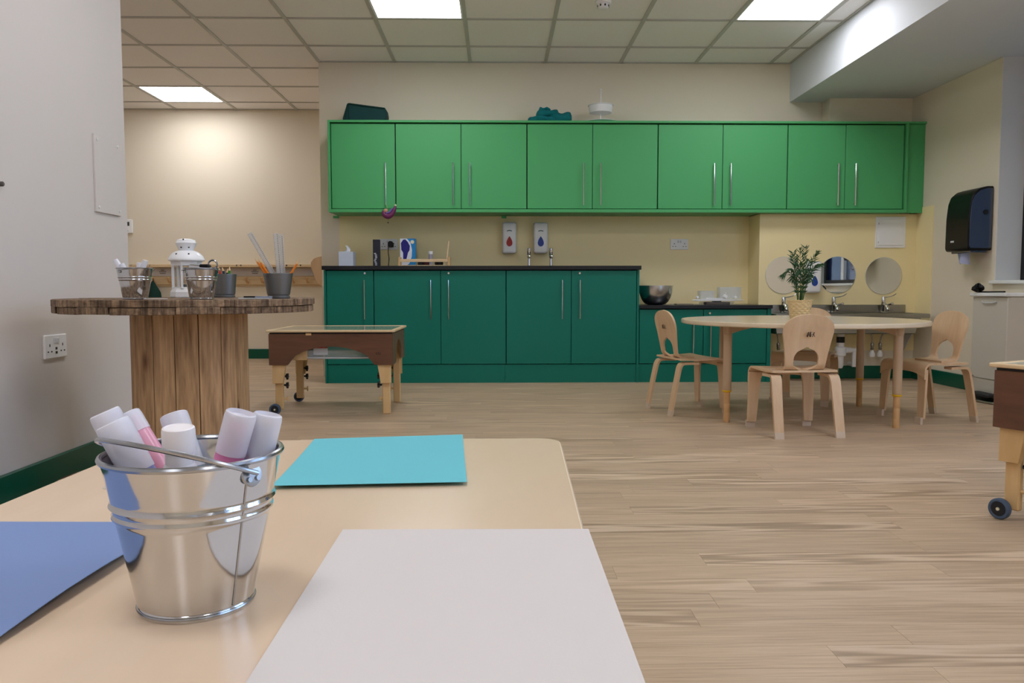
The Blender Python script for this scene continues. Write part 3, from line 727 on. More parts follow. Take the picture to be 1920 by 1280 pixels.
tag(obj('flat_pad', box(B(), -.065, .065, -.05, .05, 0, .008, .002), mat('grey booklet', (132, 120, 104), .7), loc=(p.x, 6.12, ZL)), 'thin grey booklet lying between bowl and balance scale', 'booklet')
# balance scale with clear pans
Yb = 6.15; kb = Yb/FPX; x = on(1345, Yb)
t = thing('balance_scale', 'white balance scale with clear tubs on the low worktop', 'scale', (x, Yb, ZL))
obj('base', box(B(), -22*kb, 22*kb, -.05, .05, 0, 5*kb, .003), M_text, t)
obj('base_skirt', prism(B(), [(-30*kb, .001), (31*kb, .001), (34*kb, 6*kb), (-28*kb, 6*kb)], .0, .06, 'Y'), M_clear, t)
obj('pivot', box(B(), -7*kb, 7*kb, -.03, .03, 5*kb, 7*kb, .001), M_blackm, t)
obj('beam', prism(B(), [(-46*kb, 8*kb), (-42*kb, 10*kb), (-20*kb, 11*kb), (-18*kb, 12.5*kb), (8*kb, 12.5*kb), (10*kb, 11*kb), (48*kb, 9.5*kb), (48*kb, 8.5*kb), (25*kb, 7*kb), (-38*kb, 7*kb)], -.04, .04, 'Y', bev=.001), M_plastic, t)
bm = B(); lathe(bm, [(0, -.012), (.009, -.008), (.012, 0), (.009, .008), (0, .012)], 14, T(-38*kb, -.02, 14*kb)); obj('counterweight', bm, M_plastic, t)
bm = B(); lathe(bm, [(0, -.012), (.009, -.008), (.012, 0), (.009, .008), (0, .012)], 14, T(34*kb, -.02, 14*kb)); obj('counterweight', bm, M_plastic, t)
for (a, b_, h_) in ((-31, -3, 26), (6, 46, 33)):
    bm = B(); w0, w1 = a*kb, b_*kb
    for q in ((w0, w0+.002, .0, .09), (w1-.002, w1, .0, .09), (w0, w1, .0, .002), (w0, w1, .088, .09)): box(bm, q[0], q[1], q[2], q[3], 11*kb, h_*kb)
    box(bm, w0, w1, 0, .09, 11*kb, 11*kb+.002)
    obj('clear_tub', bm, M_clear, t, smooth=False)
obj('indicator_card', box(B(), -.016, .016, -.02, -.012, 0, .02, .001, T(14*kb, 0, 14*kb) @ RY(.5)), M_plastic, t)
obj('pointer', tube(B(), [(14*kb, -.015, 15*kb), (17*kb, -.015, 23*kb)], .002, 6), M_plastic, t)

# ================================================================ SINK CORNER
YS = 6.194
sx0 = lend+.008; sx1 = 3.235; yf = 5.88
zr1 = P(1600, 583.5, Y=yf+.06).z; zr = P(1600, 588, Y=yf).z; zbt = P(1600, 626, Y=yf+.02).z
t = thing('trough_sink', 'stainless steel wall hung trough sink under the round mirrors', 'sink', (sx0, YS, 0))
w = sx1-sx0; dy = yf-YS
zr0 = zr-.032
bm = B(); box(bm, 0, w, dy, dy+.035, zr0, zr, .004); box(bm, 0, w, -.07, -.001, zr0, zr, .002); box(bm, 0, .03, dy+.035, -.07, zr0, zr, .002); box(bm, w-.06, w, dy+.035, -.07, zr0, zr, .002)
obj('rim', bm, M_steel, t)
bx1 = P(1722, 600, Y=yf+.03).x-sx0
poly = [(.012, zbt), (bx1-.03, zbt), (bx1, zr0), (.0, zr0)]
bm = B(); prism(bm, poly, dy+.02, dy+.024, 'Y'); prism(bm, poly, -.02, -.016, 'Y'); box(bm, .012, bx1-.03, dy+.02, -.016, zbt, zbt+.004); 
for (xa, xb) in ((0.0, .012), (bx1, bx1-.03)):
    q = [(xa, dy+.02, zr0), (xa, -.016, zr0), (xb, -.016, zbt), (xb, dy+.02, zbt)]; vs = addf(bm, q+[(p_[0]+.003, p_[1], p_[2]) for p_ in q], [(0, 1, 2, 3), (7, 6, 5, 4), (0, 4, 5, 1), (2, 6, 7, 3), (1, 5, 6, 2), (0, 3, 7, 4)])
obj('basin', bm, M_steel, t)
bsx = P(1697, 578, Y=YS-.01).x-sx0
obj('upstand', box(B(), 0, bsx, -.018, 0, zr-.001, P(1600, 571, Y=YS-.018).z, .003), M_steel, t)
obj('shadow_plate', prism(B(), [(dy+.04, zr0), (-.002, zr0), (-.002, zr0-.28), (-.02, zr0-.28)], bx1+.02, bx1+.026, 'X'), M_plastic2, t, smooth=False)  # plate stands in for the shadow gradient on the wall below the sink
# three taps
for i, px in enumerate((1469, 1563, 1656)):
    Y = YS-.05; x = P(px, 580, Y=Y).x; k = Y/FPX
    t = thing('sink_tap', 'chrome lever tap on the trough sink, ' + ['nearest the low cabinet', 'the middle one', 'nearest the right wall'][i], 'tap', (x, Y, zr), 0, 'chrome lever taps on the trough sink')
    obj('pillar', lathe(B(), [(0, 0), (.018, 0), (.018, .006), (.012, .012), (.013, 14*k), (.016, 16*k), (.016, 28*k), (.012, 30*k), (0, 30*k)], 18), M_chrome, t)
    obj('spout', tube(B(), spline([(.0, 0, 16*k), (-.003, -.04, 15*k), (-.008, -.085, 9*k), (-.01, -.09, 4*k)], 5), [.012]*14+[.010, .010], 12), M_chrome, t)
    bm = B(); tube(bm, spline([(0, 0, 13*k), (8*k, -.01, 15*k), (14*k, -.012, 16*k)], 4), .007, 10); lathe(bm, [(0, -.012), (.012, -.006), (.012, .006), (0, .012)], 12, T(15*k, -.012, 17*k)); obj('inlet_elbow', bm, M_chrome, t)
    obj('lever', tube(B(), spline([(0, 0, 29*k), (8*k, 0, 29.5*k), (18*k, 0, 32*k), (24*k, 0, 36*k)], 4), [.008, .008, .008, .007, .007, .007, .006, .006, .006, .006, .005, .005, .005], 10, flat=(1, .6)), M_chrome, t)
# mirrors
for i, px in enumerate((1470, 1571, 1656.5)):
    px = (1469.5, 1569.5, 1656.5)[i]; p = P(px, (516, 515.5, 517)[i], Y=YS); r = 35*YS/FPX
    t = thing('round_mirror', ['round frameless wall mirror partly behind the palm', 'middle round wall mirror reflecting the dark window', 'right round wall mirror beside the side wall'][i], 'mirror', (p.x, YS, p.z), 0, 'round wall mirrors')
    obj('glass', cyl(B(), r-.003, 0, .0045, 64, T(0, 0, 0) @ RX(PI/2)), M_mirror, t)
    bm = B(); lathe(bm, [(r-.003, 0), (r, 0), (r, .004), (r-.003, .0046)], 64, RX(PI/2)); obj('edge', bm, M_mirroredge, t)
dispenser(1524, 490.5, 549, 27, YS, M_blue, 'white soap dispenser with blue drop between mirrors behind the palm')
# access hatch on yellow wall
p = P(1669, 435.5, Y=YS); t = thing('access_hatch', 'white square access hatch on the yellow wall below the cabinets', 'hatch', (p.x, YS, p.z)); hw = 28.5*YS/FPX; hh = 29*YS/FPX
obj('frame', box(B(), -hw, hw, -.008, 0, -hh, hh, .002), M_plastic, t)
obj('door', box(B(), -hw+.02, hw-.02, -.011, -.007, -hh+.02, hh-.02, .001), M_plastic, t)
bm = B(); box(bm, -hw+.021, -hw+.024, -.0116, -.0105, hh-.06, hh-.045); box(bm, -hw+.021, -hw+.024, -.0116, -.0105, -hh+.035, -hh+.05); obj('catch', bm, M_blackm, t, smooth=False)
# waste pipe
p = P(1576, 640, Y=6.06); k = 6.06/FPX
t = thing('waste_pipe', 'white plastic bottle trap and pipe below the trough sink', 'pipe', (p.x, 6.06, 0))
def z_(py, Y=6.06): return P(1576, py, Y=Y).z
obj('tailpiece', cyl(B(), 7*k, z_(650), zbt-.001, 20), M_plastic, t)
obj('black_collar', cyl(B(), 7.4*k, z_(642), z_(631), 20), M_blackm, t, label='black rubber collar')
obj('trap_bottle', lathe(B(), [(0, z_(690)), (4*k, z_(690)), (6*k, z_(686)), (6.5*k, z_(668)), (10*k, z_(666)), (10*k, z_(660)), (9.5*k, z_(651)), (7*k, z_(649)), (0, z_(649))], 24), M_plastic, t)
bm = B(); tube(bm, [(8*k, 0, z_(656)), (30*k, .03, z_(657))], 4.2*k, 14); tube(bm, [(10*k, 0, z_(656)), (20*k, .015, z_(656.5))], 5.5*k, 14); tube(bm, [(30*k, .03, z_(653)), (30*k, .03, z_(688))], 4.2*k, 14); tube(bm, [(30*k, .03, z_(684)), (30*k, .12, z_(684))], 4.2*k, 14)
obj('outlet_pipe', bm, M_plastic, t)
# supply hoses
for i, (px, px2) in enumerate(((1635, 1634), (1650, 1655), (1459, 1457))):
    Y = 6.1; a = P(px, 661, Y=Y); b_ = P(px2, 627, Y=Y)
    t = thing('supply_hose', ['thin braided tap hose under the sink, left of the right pair', 'thin braided tap hose under the sink, right of the right pair', 'thin braided tap hose by the low cabinet end'][i], 'hose', (a.x, Y, a.z), 0, 'tap hoses under the sink')
    h = b_.z-a.z; q = b_.x-a.x
    obj('hose', tube(B(), spline([(0, 0, .0), (0, 0, h*.5), (q*.3, 0, h*.8), (q, 0, h+.004)], 4), .006, 8), M_steel, t)
    obj('valve', lathe(B(), [(0, .02), (.010, .022), (.014, .03), (.010, .04), (.013, .05), (.013, .07), (.008, .08), (0, .08)], 14), M_steel, t)
    obj('elbow', lathe(B(), [(0, -.03), (.02, -.03), (.022, -.01), (.014, .01), (.009, .02), (0, .02)], 14), M_plastic, t)
# hand towel dispenser on the right wall
t = thing('paper_towel_dispenser', 'large black paper towel dispenser on the right wall by the window', 'dispenser', (XR, 0, 0))
y0_, y1_ = 5.24, 5.51; zt_ = P(1800, 352, X=3.11).z; zb_ = P(1800, 470, X=3.11).z
xf = 3.115-XR
bm = B()
prof = [(-.001, zb_), (xf+.01, zb_), (xf, zb_+.02), (xf+.002, zb_+.22), (xf+.012, zt_-.1), (xf+.03, zt_-.05), (xf+.07, zt_-.015), (xf+.12, zt_), (-.001, zt_)]
t2 = bmesh.new()
n_ = 8
prism(bm, prof, y0_, y1_, 'Y', bev=.006)
obj('body', bm, M_black, t)
pr2 = [(a_*.93-.006, b_2*.985+.015) for a_, b_2 in prof]
zc = (zt_+zb_)/2
pr2 = [(a_*.9-.008, zc+(b_2-zc)*.93) for a_, b_2 in prof]
sp_ = obj('side_window', prism(B(), pr2, y0_-.004, y0_+.002, 'Y', bev=.0015), M_smoke, t, label='glossy smoked side panel')
obj('key_lock', cyl(B(), .016, 0, .008, 20, T(-.055, y0_-.003, zc+.04) @ RX(PI/2)), M_blackm, t)
obj('logo_mark', box(B(), xf-.0012, xf+.0005, y1_-.11, y1_-.07, zb_+.06, zb_+.072), M_plastic2, t, smooth=False)
obj('outlet', box(B(), -.13, -.02, y0_+.02, y1_-.02, zb_-.014, zb_+.002, .004), M_smoke, t)
def ptow(u, v): return V(-.035-.07*u, y0_+.03+.12*u+.02*math.sin(v*2), zb_-.012-.07*v*(1+.1*math.sin(u*9)))
tag(obj('paper_towel', grid(B(), lambda u, v: V(XR-.12+.02*math.sin(u*8)*v, y0_+.05+.14*u, zb_-.010-.075*v*(1+.08*math.sin(u*7))), 14, 6, .001), mat('pale blue paper towel', (168, 172, 204), .8), ang=80), 'pale blue paper towel hanging from the black dispenser', 'paper towel')
# waste bin beside window
t = thing('pedal_bin', 'tall pale grey pedal bin standing against the right wall', 'bin', (3.05, 4.70, 0))
bzt = P(1860, 550, X=3.05).z
by1 = 5.05-4.70
obj('body', box(B(), 0, .2, 0, by1, .03, bzt-.02, .004), mat('pale grey painted steel', (206, 200, 188), .4), t)
obj('lid', box(B(), -.018, .205, -.01, by1+.01, bzt-.018, bzt+.004, .004), M_plastic, t)
pts = spline([(-.004, .25, bzt-.05), (-.008, .22, bzt-.058), (-.008, .14, bzt-.058), (-.004, .1, bzt-.05)], 4)
obj('handle_lip', tube(B(), pts, .004, 8), M_plastic2, t)
bm = B(); prism(bm, [(-.05, .10), (-.045, .10), (0, .10), (0, .02), (-.05, .02)], .02, .3, 'Y'); 
bm = B(); tube(bm, spline([(0, .32, .15), (-.035, .28, .15), (-.05, .15, .15), (-.035, .02, .15), (0, -.01, .15)], 5), .004, 8); obj('pedal_surround', bm, M_steel, t)
bm = B(); tube(bm, spline([(.02, .3, .01), (-.035, .28, .01), (-.06, .15, .01), (-.035, .02, .01), (0.02, -.01, .01)], 5), .008, 8); obj('base_ring', bm, M_steel, t)
obj('pedal', box(B(), -.07, .0, .05, .25, .04, .06, .006), M_rubber, t)
obj('foot', box(B(), .0, .19, .01, by1-.01, 0, .03, .003), M_rubber, t)
# black liner knot spilling over the lid
def knot(u, v):
    a = 2*PI*u; r = .026*(1+.45*math.sin(5*a+3*v)*math.sin(PI*v))*math.sin(PI*v)**.6
    return V(r*math.cos(a), r*math.sin(a)*1.3, .0+.055*v*(1+.15*math.sin(4*a)))
kb_ = grid(B(), knot, 24, 12)
t = thing('bin_liner', 'glossy black bin liner knotted over the rim of the grey bin', 'bin bag', (3.04, 4.98, bzt+.004))
obj('knot', kb_, M_black, t, ang=60)
obj('liner_edge', tube(B(), spline([(0, 0, .006), (.01, -.08, .005), (.0, -.16, .006), (-.005, -.27, .007)], 5), .006, 8, flat=(1, .8)), M_black, t)

# ================================================================ CHAIRS
CH = None
def make_chair():
    t = thing('child_chair', '', 'chair')
    # seat with front apron
    prof = [(-.105, .306), (-.06, .305), (0, .304), (.06, .306), (.105, .309), (.128, .308), (.145, .300), (.154, .286), (.157, .268)]
    prof = [(p.x, p.y) for p in spline([V(a, b, 0) for a, b in prof], 3)]
    n = len(prof)-1
    def f(u, v):
        x = (u-.5)*2; w = .172 - .010*max(0, 1-v*2.2)
        if v < .72: i = v/.72*.999
        zlow = .268-.0 + .0
        s = v*n; i = min(int(s), n-1); fr = s-i
        y = prof[i][0]+(prof[i+1][0]-prof[i][0])*fr; z = prof[i][1]+(prof[i+1][1]-prof[i][1])*fr
        if v > .9: z -= (v-.9)/.1*(.034*abs(x)**4)
        dish = -.004*(1-x*x)*math.sin(PI*min(1, v*1.2))
        return V(x*w, y, z+dish*(1 if v < .7 else 0))
    bm = B(); grid(bm, f, 16, n, -.010)
    obj('seat', bm, M_woodx, t, ang=50)
    for s in (-1, 1):
        pf = [(.1565, .285), (.158, .25), (.160, .2), (.164, .1), (.167, .03)]
        bm = B(); strip(bm, pf, [.036, .031, .028, .025, .022], [s*.135, s*.141, s*.1445, s*.148, s*.150], .013, 2)
        lg = obj('leg', bm, M_wood, t, ang=50)
        bm = B(); strip(bm, [(.1675, .036), (.169, 0)], [.0228, .0222], s*.1500, .0145, 1); obj('foot_cap', bm, M_foot, lg)
        pf = [(p.x, p.y) for p in spline([V(0, .294, 0), V(-.07, .296, 0), V(-.100, .292, 0), V(-.116, .272, 0), V(-.126, .235, 0), V(-.148, .13, 0), V(-.167, .03, 0)], 3)]
        m_ = len(pf)
        bm = B(); strip(bm, pf, [.027-.005*i/m_ for i in range(m_)], [s*(.141+.010*i/m_) for i in range(m_)], .013, 2)
        lg = obj('leg', bm, M_wood, t, ang=50)
        bm = B(); strip(bm, [(-.1655, .036), (-.1735, 0)], [.0228, .0222], s*.1505, .0145, 1); obj('foot_cap', bm, M_foot, lg)
    # backrest: arch shaped sheet
    bp = [V(.005, .310, 0), V(-.055, .311, 0), V(-.085, .317, 0), V(-.102, .335, 0), V(-.110, .37, 0), V(-.118, .42, 0), V(-.128, .48, 0), V(-.142, .54, 0), V(-.150, .584, 0)]
    bs = spline(bp, 6)
    def outer(z, y):
        if z < .5: 
            return .100+.024*max(0, min(1, (z-.34)/.15))**1.3
        q = (z-.5)/.084; return .1245*max(0, 1-q**2.6)**.5
    def inner(z, y):
        if y > -.06: return 0
        if z <= .37: 
            q = max(0, (z-.312)/.03); return .062*min(1, q)**.5
        q = (z-.37)/.052
        return .062*math.sqrt(max(0, 1-q*q)) if q < 1 else 0
    bm = B(); tt = bmesh.new(); NC = 6
    for s in (-1, 1):
        rows = []
        for p in bs:
            o_, i_ = outer(p.y, p.x), inner(p.y, p.x); o_ = max(o_, .0005)
            rows.append([tt.verts.new((s*(i_+(o_-i_)*(k/NC)), p.x, p.y)) for k in range(NC+1)])
        for A, C_ in zip(rows, rows[1:]):
            for k in range(NC):
                q = (A[k], A[k+1], C_[k+1], C_[k]); tt.faces.new(q if s > 0 else q[::-1])
    bmesh.ops.remove_doubles(tt, verts=tt.verts[:], dist=2e-4)
    bmesh.ops.recalc_face_normals(tt, faces=tt.faces[:])
    bmesh.ops.solidify(tt, geom=tt.faces[:], thickness=.011)
    merge(bm, tt)
    br = obj('backrest', bm, M_wood, t, ang=50)
    # small printed emblem: children pulling a wagon
    bm = B()
    def em(poly): prism(bm, poly, 0, .0006, 'Y')
    u = .001
    def circ(cx, cz, r, n=12): return [(cx+r*math.cos(2*PI*i/n), cz+r*math.sin(2*PI*i/n)) for i in range(n)]
    em([(-12*u, -1.5*u), (2*u, -1.5*u), (3*u, .8*u), (-13*u, .8*u)])
    em(circ(-9.5*u, -4*u, 2.6*u)); em(circ(-.5*u, -4*u, 2.6*u))
    for (cx, cz, l) in ((-8.5*u, 3*u, .2), (-2*u, 3.5*u, .3)):
        em(circ(cx+1.6*u, cz+4.8*u, 1.7*u)); em([(cx-2*u, cz-2.5*u), (cx+2*u, cz-2.5*u), (cx+2.6*u, cz+3.4*u), (cx-.4*u, cz+3.2*u)]); em([(cx-4.5*u, cz+2.5*u), (cx-3.8*u, cz+3.6*u), (cx+1*u, cz+2.4*u), (cx, cz+1*u)])
    cx = 9.5*u; em(circ(cx+1.2*u, 6.6*u, 1.8*u)); em([(cx-1.6*u, -.5*u), (cx+1.8*u, -.5*u), (cx+1.6*u, 5*u), (cx-.6*u, 5*u)]); em([(cx-1.6*u, 0), (cx+.4*u, 0), (cx-2.2*u, -6.5*u), (cx-4*u, -6.2*u)]); em([(cx, 0), (cx+1.8*u, 0), (cx+5.5*u, -5*u), (cx+4.2*u, -6*u)]); em([(3*u, .2*u), (3*u, -.8*u), (cx-.5*u, 3*u), (cx-.8*u, 4*u)])
    bm.transform(T(.004, -.1415, .487) @ RX(math.radians(10)) @ Matrix.Scale(1.55, 4))
    obj('emblem', bm, M_ink, br, smooth=False, label='small dark printed emblem of children with a wagon')
    return t
CH = make_chair()
def place(root, cx, cy, dx, dy, lab, first=False):
    rz = math.atan2(-dx, dy)
    o = root if first else dup(root)
    o.location = (cx, cy, 0); o.rotation_euler = (0, 0, rz); o['label'] = lab; o['group'] = 'child chairs round the table'
# positions from the feet
place(CH, 1.458, 3.850, -.085, .996, 'bent beech child chair nearest the camera, back turned to us', True)
place(CH, 1.085, 4.556, .972, .235, 'bent beech child chair at the left end of the oval table')
place(CH, 2.336, 4.250, -.975, -.195, 'bent beech child chair at the right end of the table, facing left')
place(CH, 1.925, 4.915, -.55, -.835, 'bent beech child chair on the far side, mostly hidden behind the table')

# ================================================================ ROUND TABLE
TZ = .535; tcx, tcy = 1.692, 4.405; TR = .653
t = thing('round_table', 'round pale wooden child table with four peg legs', 'table', (tcx, tcy, 0))
obj('tabletop', lathe(B(), [(0, TZ-.024), (TR-.006, TZ-.024), (TR-.001, TZ-.020), (TR, TZ-.012), (TR-.001, TZ-.004), (TR-.005, TZ), (0, TZ)], 96), M_roundtop, t)
for i, (lx_, ly_) in enumerate(((1.211, 4.139), (2.017, 3.941), (1.395, 4.867), (2.17, 4.689))):
    x, y = lx_-tcx, ly_-tcy+.012
    bm = B(); lathe(bm, [(0, .172), (.0215, .172), (.0225, .180), (.0225, TZ-.066), (.0245, TZ-.064), (.0255, TZ-.026), (0, TZ-.026)], 20, T(x, y, 0)); lg = obj('leg', bm, M_leg, t)
    obj('ring', lathe(B(), [(.0, .160), (.018, .160), (.0235, .166), (.0235, .171), (0, .172)], 20, T(x, y, 0)), M_yring, lg, label='yellow height adjuster ring')
    obj('peg', lathe(B(), [(0, 0), (.015, 0), (.0165, .004), (.0165, .05), (.0158, .052), (.0165, .054), (.0165, .1), (.0158, .102), (.0165, .104), (.0170, .16), (0, .16)], 18, T(x, y, 0)), M_peg, lg)
    # gusset toward the table centre
    a = math.atan2(-y, -x); bm = B(); prism(bm, [(.0, TZ-.026), (.24, TZ-.026), (.18, TZ-.032), (.06, TZ-.05), (.0, TZ-.064)], -.03, .03, 'Y', T(x, y, 0) @ RZ(a)); obj('gusset', bm, M_leg, lg)
# palm in basket
p = P(1503, 599, Z=TZ)
t = thing('potted_palm', 'small potted palm in woven straw basket on the round table', 'potted plant', (p.x, p.y+.03, TZ))
k = (p.y)/FPX; hb = 36*k; r0, r1 = 17*k, 22.3*k
rows_ = 26; prof = [(0, .001), (r0-.004, .001)]+[(r0+(r1-r0)*i/rows_, .002+hb*i/rows_) for i in range(rows_+1)]+[(r1-.006, hb), (r1-.008, hb-.03), (0, hb-.03)]
def weave(kk, a):
    i = kk-2
    if i < 0 or i > rows_: return 0
    band = (i//3) % 2; return .0022*math.sin(12*a+band*PI)*(.4+.6*math.sin(PI*((i % 3)+.5)/3)) + .0012*math.cos(PI*(i % 3))
obj('basket', lathe(B(), prof, 96, fn=weave), M_basket, t, ang=60)
bm = B(); tube(bm, [(r1*math.cos(2*PI*i/40), r1*math.sin(2*PI*i/40), hb+.002*math.sin(i*2.4)) for i in range(40)], .0035, 6, closed=True); obj('basket_rim', bm, M_basket, t)
obj('soil', cyl(B(), r1-.009, hb-.031, hb-.012, 24), M_soil, t)
rp = random.Random(11)
def frond(base, tip, droop, nl, leaf, start=.34):
    bm = B(); base = V(*base); tip = V(*tip); mid = (base+tip)/2+V(0, 0, .02+droop*.4); pts = spline([base, mid, tip], 8)
    tube(bm, pts, [.0017-.0011*i/len(pts) for i in range(len(pts))], 5)
    for i in range(nl):
        q = start+(1-start)*i/(nl-1); idx = min(int(q*(len(pts)-1)), len(pts)-2); p_ = pts[idx]; d = (pts[idx+1]-pts[idx]).normalized()
        side = d.cross(V(rp.uniform(-.5, .5), rp.uniform(-.5, .5), 1)).normalized()
        for s in (-1, 1):
            L = leaf*(1-.45*abs(q-.62)/.4)*rp.uniform(.85, 1.1); dr = (d*.75+side*s*.75+V(0, 0, .1)).normalized()
            wv = dr.cross(V(0, -1, .3)).normalized()*.0030; e = p_+dr*L+V(0, 0, -droop*L*2.5); m1 = p_+dr*L*.4
            addf(bm, [p_, m1+wv, e, m1-wv, m1+V(0, -.001, .001)], [(0, 1, 4), (1, 2, 4), (2, 3, 4), (3, 0, 4)])
    return bm
F_ = [((0, 0), (-.005, 0, .395-hb+.0), .02), ((.005, 0), (.03, .02, .30), .03), ((-.01, 0), (-.055, -.03, .27), .05), ((.01, 0), (.085, -.02, .27), .08),
      ((.015, .01), (.115, .01, .20), .12), ((-.01, -.01), (-.10, -.01, .14), .16), ((0, -.01), (.02, -.07, .22), .08), ((.01, -.01), (.07, -.05, .19), .1), ((-.01, .01), (-.03, .05, .25), .05),
      ((.0, -.005), (-.03, -.05, .2), .1), ((.01, .0), (.05, .03, .17), .12), ((-.005, -.01), (-.055, -.02, .17), .12), ((0, -.01), (-.02, -.06, .16), .14), ((.005, .01), (.04, -.03, .12), .14), ((-.01, 0), (-.04, .01, .12), .14), ((.0, -.01), (.03, -.04, .15), .12)]
for j, (b0, tp, dr) in enumerate(F_):
    zt_p = tp[2] if j else .285
    bm = frond((b0[0], b0[1], hb-.012), (tp[0]*1.0, tp[1], hb+zt_p*.98), dr, 15, .062, .34 if j < 5 else .2)
    obj('frond', bm, M_leaf, t, ang=80)
bm = B()
for j in range(9): a = rp.uniform(-.014, .014); tube(bm, [(a, rp.uniform(-.01, .01), hb-.012), (a*2.2, rp.uniform(-.015, .015), hb+.08)], .0016, 5)
obj('stems', bm, M_leaf2, t)

# ================================================================ LIGHT TABLES
def light_table(lab, loc, rz, tray=True):
    """origin at local front-left corner on the floor; long side along +x (0.69), depth +y (0.56)"""
    t = thing('play_table', lab, 'table', loc, rz, 'brown light tables on wheels')
    L, D, Z = .69, .56, .478; A = .012
    def arch(W, h, n=16):
        e = .085*W/.69; pts = [(0, .282), (W*.15, .282)]
        for i in range(n+1):
            q = i/n; x = W*.17+(W*.66)*q; z = .30+(h-.30)*math.sin(PI*q)**.55; pts.append((x, z))
        return pts+[(W*.85, .282), (W, .282), (W, Z-.022), (0, Z-.022)]
    bm = B(); prism(bm, arch(L, .385), 0, A, 'Y', bev=.001); ap = obj('front_apron', bm, M_walnut, t)
    # emblem on front apron
    bm = B()
    for (x, z, s) in ((0, 0, 1), (.010, .001, .9), (.020, -.001, 1)):
        for i in range(2): prism(bm, [(x-.002+i*.004, z-.006), (x+i*.004, z-.006), (x+.003+i*.001, z+.004), (x+.001+i*.001, z+.004)], -.0008, .0002, 'Y')
        prism(bm, [(x+.001+.0022*math.cos(a*PI/4), z+.006+.0022*math.sin(a*PI/4)) for a in range(8)], -.0008, .0002, 'Y')
    bm.transform(T(L*.865, 0, .345)); obj('emblem', bm, M_ink, ap, smooth=False, label='small dark printed emblem')
    bm = B(); prism(bm, arch(L, .385), D-A, D, 'Y', bev=.001); obj('back_apron', bm, M_walnut, t)
    def arch_s(W):
        pts = [(0, .282), (W*.2, .282)]
        for i in range(13): q = i/12; pts.append((W*.24+W*.52*q, .29+.125*math.sin(PI*q)**.5))
        return pts+[(W*.8, .282), (W, .282), (W, Z-.022), (0, Z-.022)]
    for x in (0, L-A):
        bm = B(); prism(bm, [(p[0]+A, p[1]) for p in arch_s(D-2*A)], x, x+A, 'X', bev=.001); obj('side_apron', bm, M_walnutend, t)
    obj('under_frame', box(B(), .004, L-.004, .004, D-.004, Z-.022, Z-.015), M_blackm, t, smooth=False)
    bm = B()
    for q in ((-.012, L+.012, -.012, .012), (-.012, L+.012, D-.012, D+.012), (-.012, .012, .012, D-.012), (L-.012, L+.012, .012, D-.012)): box(bm, q[0], q[1], q[2], q[3], Z-.013, Z, .003)
    obj('top_edging', bm, M_maplex, t)
    obj('top_sheet', box(B(), .012, L-.012, .012, D-.012, Z-.013, Z-.0015), M_acrylic, t, smooth=False)
    obj('catch', box(B(), L*.30, L*.345, -.004, 0, Z-.03, Z-.018, .001), M_maple, t)
    for ix in (0, 1):
        for iy in (0, 1):
            x0 = .014 if ix == 0 else L-.014; y0 = .014 if iy == 0 else D-.014; sx = 1 if ix == 0 else -1; sy = 1 if iy == 0 else -1
            bm = B(); poly = [(0, .44), (.078, .44), (.075, .282), (.058, .178), (.0, .178)]
            poly = [(x0+sx*a_, b_) for a_, b_ in poly]
            prism(bm, poly, y0, y0+sy*.022, 'Y', bev=.001)
            lg = obj('leg', bm, M_maple, t)
            bm = B(); xa, xb = sorted((x0+sx*.008, x0+sx*.052)); ya, yb_ = sorted((y0+sy*.022, y0+sy*.046))
            box(bm, xa, xb, ya, yb_, .028 if ix == 0 else 0, .44, .004); obj('lower_leg', bm, M_maple, lg)
            bm = B()
            for z in (.165, .215):
                M_ = T(x0+sx*.056, y0+sy*.034, z) @ RY(PI/2*sx)
                cyl(bm, .006, 0, .014, 10, M_)
                lathe(bm, [(0, .012), (.014, .012), (.016, .017), (.014, .024), (0, .026)], 20, M_, fn=lambda kk, a: .004*math.cos(5*a) if 1 <= kk <= 3 else 0)
            obj('knob', bm, M_knob, lg)
            bm = B(); cyl(bm, .006, 0, .02, 10, T(x0+sx*.052, y0+sy*.034, .088) @ RY(PI/2*sx)); box(bm, -.016, .016, -.004, .004, 0, .008, .002, T(x0+sx*.072, y0+sy*.034, .088) @ RY(PI/2)); obj('wing_nut', bm, M_maple, lg)
            if ix == 0:
                cx, yw = x0+.012, y0-sy*.004
                M_ = T(cx, yw, .032) @ RX(PI/2*sy)
                w = obj('wheel', lathe(B(), [(0, -.008), (.022, -.008), (.024, -.011), (.030, -.010), (.032, -.006), (.032, .006), (.030, .010), (.024, .011), (.022, .008), (0, .008)], 32, M_), M_tyre, lg)
                obj('hub', cyl(B(), .0215, -.0095, .0095, 24, M_), M_rubber, lg)
                obj('axle_cap', cyl(B(), .005, -.013, .013, 12, M_), M_hub, lg)
    if tray:
        # clear tray slung below
        bm = B(); z0, z1 = .31, .36
        for q in ((.15, .59, .06, .064), (.15, .59, D-.064, D-.06), (.15, .154, .064, D-.064), (.586, .59, .064, D-.064)): box(bm, q[0], q[1], q[2], q[3], z0, z1)
        box(bm, .15, .59, .06, D-.06, z0, z0+.004); tr = obj('tray', bm, M_clear, t, smooth=False, label='clear plastic tray')
        obj('tray_lip', box(B(), .145, .595, .052, .06, z0+.004, z0+.012, .001), M_plastic2, tr)
        obj('tray_label', box(B(), .235, .315, .058, .0595, z0+.025, z1+.012), M_plastic2, tr, smooth=False)
        obj('tray_strip', box(B(), .235, .315, .058, .0595, z1+.012, z1+.018), M_red, tr, smooth=False)
        bm = B(); box(bm, .12, .2, .05, .06, z0-.005, z1+.03, .002); obj('tray_bracket', bm, M_maple, t)
    return t
c0 = P(497, 625, Y=4.43); c1 = P(726, 624, Y=4.43)
light_table('low brown wheeled table with glossy top in front of the cabinets', (c0.x+.015, 4.44, 0), 0)
